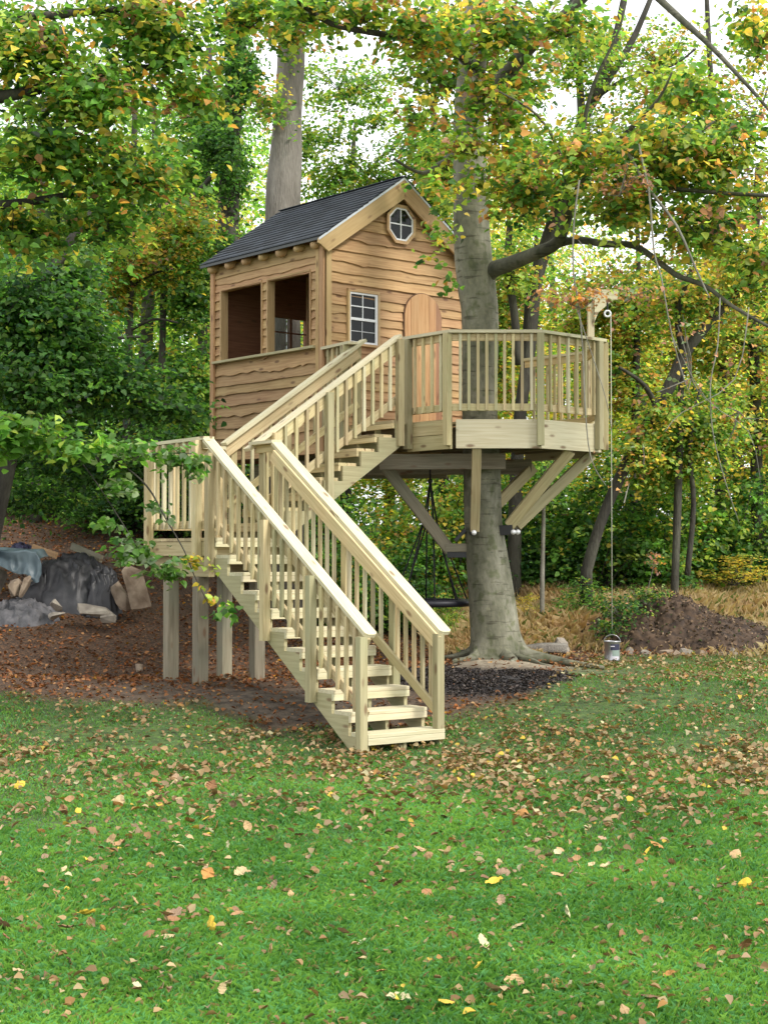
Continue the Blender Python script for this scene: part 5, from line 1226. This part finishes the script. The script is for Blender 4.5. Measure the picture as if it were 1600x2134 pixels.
# far woods: many trunks with crowns well behind
FARL = 'one of the many distant woodland trees behind the clearing'
fr_ = random.Random(77)
farv = []
for k in range(3):
    bl = [(np.array([0, 0, 7.5]), np.array([2.6, 2.4, 2.6])), (np.array([1.2, 0, 4.8]), np.array([1.9, 1.9, 1.5])), (np.array([-1.4, 0.3, 3.6]), np.array([1.8, 1.8, 1.3])), (np.array([0.2, 0, 1.6]), np.array([1.7, 1.7, 1.2]))]
    (V, F, C), cc, c0 = crown_data(bl, 8500, 0.135, (P_FAR, P_GOLD, pal(DG=.05, MG=.3, BG=.4, YG=.25))[k], 500 + k, per=14, spread=0.34, simple=True)
    me = np_mesh('crown', V, F, C, 3); me.materials.append(HAZED_LEAF)
    pth = [Vector((0.15 * math.sin(z * 0.7 + k), 0.1 * math.cos(z), z)) for z in (0, 1.5, 3, 4.5, 6, 7.5, 9.5)]
    v, f = tube_arrays(pth, [0.17, 0.15, 0.14, 0.12, 0.10, 0.07, 0.03], 7)
    tm = bpy.data.meshes.new('trunk'); tm.from_pydata([tuple(q) for q in v], [], f); tm.materials.append(DARKBARK)
    farv.append((me, tm))
for row, (Y, step, jit) in enumerate(((33, 210, 50), (39, 190, 60), (47, 160, 60), (58, 130, 50))):
    x = -140 - row * 20
    while x < 1760:
        px = x + fr_.uniform(-jit, jit); YY = Y + fr_.uniform(-2, 2); x += step
        p = at(px, 1150, YY); far = 3.0 if YY > 50 else G(p.x, p.y)
        # lower crowns over the open sky in the middle and right
        hs = 0.86 + 0.16 * row
        if 520 < px < 1000: hs *= 0.66
        elif px >= 1150: hs *= 0.66
        elif px < 450: hs *= 1.05
        root = empty('woodland_tree', (p.x, p.y, far - 0.1), FARL, 'tree', 'distant woodland trees')
        v = (0 if px > 450 else 2) if fr_.random() < 0.5 else (1 if px > 450 else 2 if fr_.random() < .6 else 0)
        M = Matrix.Translation((p.x, p.y, far - 0.1)) @ Matrix.Rotation(fr_.uniform(0, 6.28), 4, 'Z') @ Matrix.Diagonal((1.05, 1.05, hs * fr_.uniform(0.9, 1.1), 1))
        link('crown', farv[v][0], None, root, M); link('trunk', farv[v][1], None, root, M)

# ------------------------------------------------------------------ pile, mound, logs, stones
def rock(parent, name, c, r, seed, mat, rot=(0, 0, 0), sub=3, amp=0.22):
    bm = bmesh.new(); rq = random.Random(seed * 7 + 1)
    for _ in range(18):
        v = Vector((rq.uniform(-1, 1), rq.uniform(-1, 1), rq.uniform(-1, 1)))
        m_ = max(abs(v.x), abs(v.y), abs(v.z)); v = v / m_ * rq.uniform(0.80, 1.0)
        if v.length > 1.28: v *= 1.28 / v.length
        bm.verts.new((v.x * r[0], v.y * r[1], v.z * r[2]))
    res = bmesh.ops.convex_hull(bm, input=bm.verts[:])
    bmesh.ops.delete(bm, geom=list({g for g in res['geom_interior'] + res['geom_unused'] if isinstance(g, bmesh.types.BMVert)}), context='VERTS')
    bmesh.ops.subdivide_edges(bm, edges=bm.edges[:], cuts=1, use_grid_fill=True)
    for v in bm.verts: v.co += v.co.normalized() * 0.035 * min(r) * 4 * noise.noise(v.co * 14 + Vector((seed, 0, 0)))
    me = bpy.data.meshes.new(name); bm.to_mesh(me); bm.free()
    M = Matrix.Translation(c) @ Matrix.Rotation(rot[2], 4, 'Z') @ Matrix.Rotation(rot[1], 4, 'Y') @ Matrix.Rotation(rot[0], 4, 'X')
    return link(name, me, mat, parent, M)

def sheet(name, cx_, cy_, w, d, h, seed, mat, folds=0.14, base=None, nx=70, ny=50, edge=2.4, skew=0.0, rot=0.0):
    """crumpled sheet draped over a heap"""
    u = np.linspace(-1, 1, nx); v = np.linspace(-1, 1, ny); U, Vv = np.meshgrid(u, v)
    R = (np.abs(U) ** edge + np.abs(Vv) ** edge)
    X = cx_ + (U * math.cos(rot) * w - Vv * math.sin(rot) * d); Y = cy_ + (U * math.sin(rot) * w + Vv * math.cos(rot) * d)
    Z = h * np.clip(1 - R, 0, 1) ** 0.6 * (1 + skew * U)
    fold = np.abs(n2(U * 3 + Vv * 1.2, Vv * 2.2, 1.5, seed)) + 0.55 * np.abs(n2(U * 7, Vv * 4 + U * 2, 1.3, seed + 1)) + 0.25 * np.abs(n2(U * 15, Vv * 11, 1.2, seed + 2))
    Z = Z + folds * (1 - fold) * np.clip(1.15 - R, 0.1, 1)
    X = X + 0.05 * n2(U * 6, Vv * 6, 1, seed + 4); 
    Z = Z + (gz(X, Y) if base is None else base) + 0.0
    V = np.stack([X.ravel(), Y.ravel(), Z.ravel()], 1)
    i_ = np.arange((ny - 1) * (nx - 1)); r_ = i_ // (nx - 1); c_ = i_ % (nx - 1); a_ = r_ * nx + c_
    me = np_mesh(name, V, np.stack([a_, a_ + 1, a_ + 1 + nx, a_ + nx], 1))
    return link(name, me, mat)
def heap_at(px, Y): p = at(px, 1150, Y); return p.x, p.y
x_, y_ = heap_at(150, 21.4)
tag(sheet('black_tarp', x_, y_, 0.70, 0.60, 0.46, 3, TARP, 0.16), 'crumpled black plastic tarp over the junk pile at the left', 'tarp')
x_, y_ = heap_at(215, 21.0)
tag(sheet('black_tarp', x_, y_, 0.22, 0.26, 0.52, 9, TARP, 0.13, edge=3), 'steep dark fold of tarp standing beside the leaning stone', 'tarp')
def blue_sheet():
    nx, ny = 60, 44; u = np.linspace(0, 1, nx); v = np.linspace(0, 1, ny); U, Vv = np.meshgrid(u, v)
    x0, x1 = at(-40, 1150, 20.9).x, at(84, 1150, 20.9).x
    X = x0 + (x1 - x0) * U + 0.02 * n2(U * 5, Vv * 6, 1, 3)
    top = Vv < 0.45; tv = np.clip(Vv / 0.45, 0, 1); fv = np.clip((Vv - 0.45) / 0.55, 0, 1)
    Yb = 21.45 - 0.5 * tv - 0.05 * fv + 0.05 * np.abs(n2(U * 9, fv * 2, 1, 7)) * fv + 0.025 * n2(U * 4, Vv * 3, 1, 8)
    drop = 0.26 + 0.20 * sstep(U, 0.72, 0.97) - 0.06 * np.sin(U * 7)
    Z = 1.965 - 0.03 * tv - drop * fv + 0.02 * n2(U * 6, Vv * 5, 1, 9) * (1 - fv) - 0.10 * sstep(U, 0.9, 1.0) * (1 - fv)
    V = np.stack([X.ravel(), Yb.ravel(), Z.ravel()], 1)
    i_ = np.arange((ny - 1) * (nx - 1)); r_ = i_ // (nx - 1); c_ = i_ % (nx - 1); a_ = r_ * nx + c_
    o = link('blue_sheet', np_mesh('blue_sheet', V, np.stack([a_, a_ + 1, a_ + 1 + nx, a_ + nx], 1)), BLUETARP)
    return tag(o, 'pale blue-grey sheet stretched over the left end of the junk pile', 'sheet')
blue_sheet()
for k, (px, py, Y, r) in enumerate(((-8, 1215, 21.1, (0.14, 0.14, 0.20)), (75, 1200, 21.3, (0.12, 0.12, 0.16)), (118, 1262, 20.3, (0.14, 0.1, 0.05)), (225, 1290, 20.1, (0.10, 0.08, 0.05)))):
    p = at(px, py, Y); tag(rock(None, 'stone', p, r, 70 + k, ROCK, (0.3 * k, 0.2, k)), ['dark stone holding up the left end of the blue sheet', 'dark stone under the right corner of the blue sheet', 'flat dark stone between the grey sheet and the tilted slab', 'small flat stone at the right foot of the tilted slab'][k], 'stone')
x_, y_ = heap_at(40, 20.6)
tag(sheet('grey_sheet', x_, y_, 0.52, 0.34, 0.14, 15, GREYSHEET, 0.12), 'faded grey sheet lying along the ground in front of the pile', 'sheet')
x_, y_ = heap_at(45, 22.0)
o = sheet('purple_cloth', x_, y_, 0.22, 0.14, 0.16, 6, PURPLE, 0.10, nx=30, ny=24); o.location.z += 0.42; tag(o, 'bundled dull purple cloth on top of the junk pile', 'cloth')
def px_rock(name, px, py, Y, r, seed, mat, rot, label, cat='stone'):
    p = at(px, py, Y); o = rock(None, name, p, r, seed, mat, rot); return tag(o, label, cat)
px_rock('stone_slab', 280, 1228, 20.6, (0.17, 0.13, 0.36), 2, PINKROCK, (0.1, -0.35, 0.5), 'tall tan stone slab leaning against the right end of the pile')
px_rock('stone_slab', 252, 1245, 20.8, (0.10, 0.09, 0.22), 4, PINKROCK, (0.0, -0.5, 0.2), 'smaller tan stone leaning behind the tall slab')
px_rock('stone_slab', 205, 1275, 20.2, (0.28, 0.16, 0.07), 6, ROCK, (0.1, 0.22, 0.1), 'flat grey stone slab lying tilted in front of the tarp')
px_rock('stone', 30, 1225, 20.8, (0.08, 0.1, 0.14), 7, PINKROCK, (0, 0.1, 0), 'tan stone block propping the blue sheet')
px_rock('stone', 52, 1222, 20.7, (0.05, 0.06, 0.17), 8, PINKROCK, (0, 0.35, 0), 'narrow pale stone propped upright under the blue sheet')
px_rock('stone', 120, 1285, 20.0, (0.12, 0.1, 0.06), 9, ROCK, (0, 0, 0.4), 'low grey stone at the foot of the black tarp')
p = at(150, 1138, 22.2); q = at(212, 1165, 21.6)
tag(board(None, 'plank', p, q, 0.10, 0.04, (0, 0.3, 1), TIMBER), 'old plank sticking up out of the top of the junk pile', 'plank')
p = at(68, 1140, 21.9); q = at(118, 1158, 21.5)
tag(board(None, 'plank', p, q, 0.09, 0.03, (0, 0.3, 1), CEDAR), 'short reddish plank beside the purple cloth on the pile', 'plank')
px_rock('stone', 290, 1392, 17.9, (0.045, 0.04, 0.05), 12, PINKROCK, (0, 0, 0), 'small pinkish stone on bare soil left of the landing posts')

# soil mound
def mound():
    cx_, cy_ = at(1425, 1150, 23.6).x, 23.6; nx, ny = 130, 90
    u = np.linspace(-1, 1, nx); v = np.linspace(-1, 1, ny); U, Vv = np.meshgrid(u, v)
    X = cx_ + U * 1.75; Y = cy_ + Vv * 1.3
    R = np.sqrt(((U + 0.12 * Vv) / 1.0) ** 2 + Vv ** 2) + 0.16 * n2(X, Y, 1.6, 41)
    lean = 1 - 0.35 * np.clip(U, 0, 1)
    Z = 0.62 * np.clip(1 - R, 0, 1) ** 0.55 * lean
    Z = Z + (0.16 * n2(X, Y, 2.6, 42) + 0.14 * np.abs(n2(X, Y, 6, 43)) + 0.09 * np.abs(n2(X, Y, 12, 45)) + 0.05 * n2(X, Y, 24, 44)) * np.clip(1.15 - R, 0, 1)
    Z = Z + gz(X, Y) - 0.06
    V = np.stack([X.ravel(), Y.ravel(), Z.ravel()], 1)
    i_ = np.arange((ny - 1) * (nx - 1)); r_ = i_ // (nx - 1); c_ = i_ % (nx - 1); a_ = r_ * nx + c_
    o = link('soil_mound', np_mesh('soil_mound', V, np.stack([a_, a_ + 1, a_ + 1 + nx, a_ + nx], 1)), SOIL)
    rng = np.random.default_rng(61); sel = rng.choice(len(V), 2600); Pp = V[sel] + rng.normal(0, 0.012, (2600, 3)) + np.array([0, 0, 0.012])
    ok = (Pp[:, 2] - gz(Pp[:, 0], Pp[:, 1])) > 0.02; Pp = Pp[ok]; m_ = len(Pp)
    Nn = np.array([0, -0.4, 0.9]) + rng.normal(0, 0.5, (m_, 3)); Nn /= np.linalg.norm(Nn, axis=1, keepdims=True)
    Cc = np.array([[0.10, 0.065, 0.04], [0.20, 0.13, 0.075], [0.30, 0.21, 0.13], [0.05, 0.035, 0.02], [0.06, 0.09, 0.025]])[rng.choice(5, m_, p=[.3, .25, .15, .2, .1])] * rng.uniform(0.6, 1.1, (m_, 1))
    v_, f_, c_2 = leaf_quads(Pp, Nn, rand_unit(rng, m_), rng.uniform(0.02, 0.06, m_), Cc, 0.3, 0.5)
    tag(link('clods', np_mesh('clods', v_, f_, c_2, 3), DRYLEAF, o), kind='stuff')
    return tag(o, 'heap of dug brown soil and roots in the dry grass at the right', 'mound')
mound()
for k, (px, py, Y, r, mt) in enumerate(((1385, 1330, 22.3, (0.16, 0.1, 0.06), PINKROCK), (1428, 1338, 22.2, (0.12, 0.1, 0.08), ROCK), (1458, 1342, 22.2, (0.09, 0.08, 0.07), PINKROCK), (1490, 1345, 22.3, (0.11, 0.08, 0.06), ROCK), (1405, 1352, 22.0, (0.08, 0.08, 0.06), PINKROCK), (1525, 1352, 22.3, (0.08, 0.08, 0.05), ROCK), (1345, 1335, 22.2, (0.10, 0.07, 0.05), ROCK), (1310, 1330, 22.4, (0.09, 0.07, 0.05), ROCK))):
    p = at(px, 1150, Y); o = rock(None, 'stone', (p.x, p.y, G(p.x, p.y) + r[2] * 0.2), r, 30 + k, mt, (0.2 * k, 0.1 * k, k), 2, 0.5)
    tag(o, ['broad tan stone at the mound foot, widest of the row', 'grey stone right of the broad tan one at the mound foot', 'small tan stone mid-row at the mound foot', 'grey flat stone toward the right of the mound foot row', 'small tan stone lying in front of the mound foot row', 'grey stone at the right end of the mound foot row', 'grey stone left of the broad tan one at the mound foot', 'grey stone at the left end of the mound foot row'][k], 'stone', 'stones at the foot of the soil mound')
# split log right of the beech, chunks left of it
p, q = at(1078, 1318, 22.0), at(1178, 1312, 22.2)
p.z = G(p.x, p.y) + 0.07; q.z = G(q.x, q.y) + 0.09
lg = tube(None, 'log', smooth_path([p, (p + q) / 2 + UP * 0.02, q], 4), lerp_list([0.055, 0.08, 0.085], 4), GREYBARK, 12, wobble(5, 0.3)); tag(lg, 'weathered grey log lying in the dry grass right of the beech', 'log')
p = at(1170, 1310, 22.3); o = rock(None, 'stump', (p.x, p.y, G(p.x, p.y) + 0.10), (0.13, 0.12, 0.15), 51, ROCK, (0, 0.2, 0)); tag(o, 'rough grey chunk of stump at the right end of the log', 'stump')
for k, (px, Y) in enumerate(((935, 21.8), (958, 21.9), (975, 21.7))):
    p = at(px, 1320, Y); a_ = Vector((p.x - 0.13, p.y, G(p.x, p.y) + 0.03 + 0.02 * k)); b_ = Vector((p.x + 0.13, p.y + 0.03, G(p.x, p.y) + 0.05 + 0.02 * k))
    o = tube(None, 'bark_log', [a_, b_], [0.035, 0.03], DARKBARK, 8, wobble(k, 0.3)); tag(o, ['short dark stick beside the lower newel post, left of the beech', 'short dark stick in the middle between newel post and beech', 'short dark stick closest to the left side of the beech foot'][k], 'log', 'short dark sticks left of the beech')

# dry grass and weeds round the mound
def build_dry():
    rng = np.random.default_rng(8)
    n = 90000
    y = rng.uniform(21.6, 28.5, n); x = rng.uniform(0.7, 9.0, n)
    cx_ = at(1425, 1150, 23.6).x
    inm = (((x - cx_) / 1.5) ** 2 + ((y - 23.4) / 1.0) ** 2) < 1
    front = (y < 22.6) & (x > 2.2)
    k = ~inm & ~(front & (rng.random(n) < 0.92)) & (rng.random(n) < 0.45 + 0.5 * (n2(x, y, 1.2, 51) > -0.1)); x, y = x[k], y[k]; n = len(x)
    h = rng.uniform(0.14, 0.50, n) * (0.8 + 0.3 * n2(x, y, 0.9, 52)) * (0.45 + 0.55 * sstep(y, 22, 24)); w = rng.uniform(0.004, 0.0075, n)
    t = np.clip(0.5 + 0.4 * n2(x, y, 0.7, 53) + rng.normal(0, 0.2, n), 0, 1)[:, None]
    c = np.array([0.31, 0.19, 0.09]) * (1 - t) + np.array([0.44, 0.36, 0.19]) * t
    g = rng.random(n) < 0.10; c[g] = np.array([0.12, 0.16, 0.04])
    V, F3, C = ribbon_blades(x, y, h, w, rng.uniform(0.15, 0.9, n), c, rng)
    o = link('dry_grass', np_mesh('dry_grass', V, F3, C, 3), GRASS); tag(o, 'tawny dry grass and weeds around the soil mound', 'grass', None, 'stuff')
build_dry()
def build_mulch():
    rng = np.random.default_rng(62); n = 16000
    x = rng.uniform(-0.4, 2.6, n); y = rng.uniform(16.4, 20.4, n); z_ = zones(x, y); k = rng.random(n) < z_[1]; x, y = x[k], y[k]; n = len(x)
    N = np.array([0, 0, 1.0]) + rng.normal(0, 0.6, (n, 3)); N /= np.linalg.norm(N, axis=1, keepdims=True)
    C = np.array([[0.014, 0.012, 0.012], [0.035, 0.028, 0.026], [0.07, 0.055, 0.048], [0.12, 0.10, 0.09]])[rng.choice(4, n, p=[.35, .35, .2, .1])]
    V, F, Cc = leaf_quads(np.stack([x, y, gz(x, y) + 0.035 + rng.uniform(0, 0.02, n)], 1), N, rand_unit(rng, n), rng.uniform(0.02, 0.055, n), C, 0.25, 0.45)
    tag(link('bark_mulch', np_mesh('bark_mulch', V, F, Cc, 3), DRYLEAF), 'dark bark mulch spread between the stair foot and the beech', 'mulch', None, 'stuff')
build_mulch()
# uprooted weeds on the mound's left end
p = at(1300, 1275, 22.9); wd = empty('weed_clump', (p.x, p.y, G(p.x, p.y)), 'dark uprooted shrub clump on the left end of the soil mound', 'weeds')
crown(wd, blobs_px([(1300, 1270, 22.9, 50, 28), (1270, 1305, 22.7, 34, 20), (1350, 1240, 23.2, 40, 18)]), 1500, 0.05, pal(DG=.35, MG=.25, YG=.15, RU=.1, PG=.15), 601, name='leaves', bark=PALETWIG, per=8, spread=0.12)
p = at(1367, 1180, 23.6); wd = empty('dried_weed', (p.x, p.y, G(p.x, p.y) + 0.8), 'single dried tan weed standing above the soil mound', 'weeds')
limb(wd, 'stem', [(1348, 1235, 23.6, 1.2), (1358, 1195, 23.6, 1.0), (1368, 1150, 23.6, 0.6)], PALETWIG, 5)
crown(wd, blobs_px([(1365, 1172, 23.6, 14, 26)]), 90, 0.05, pal(PG=.3, OR=.3, RU=.4), 602, name='leaves', twigs=False, per=6, spread=0.07)
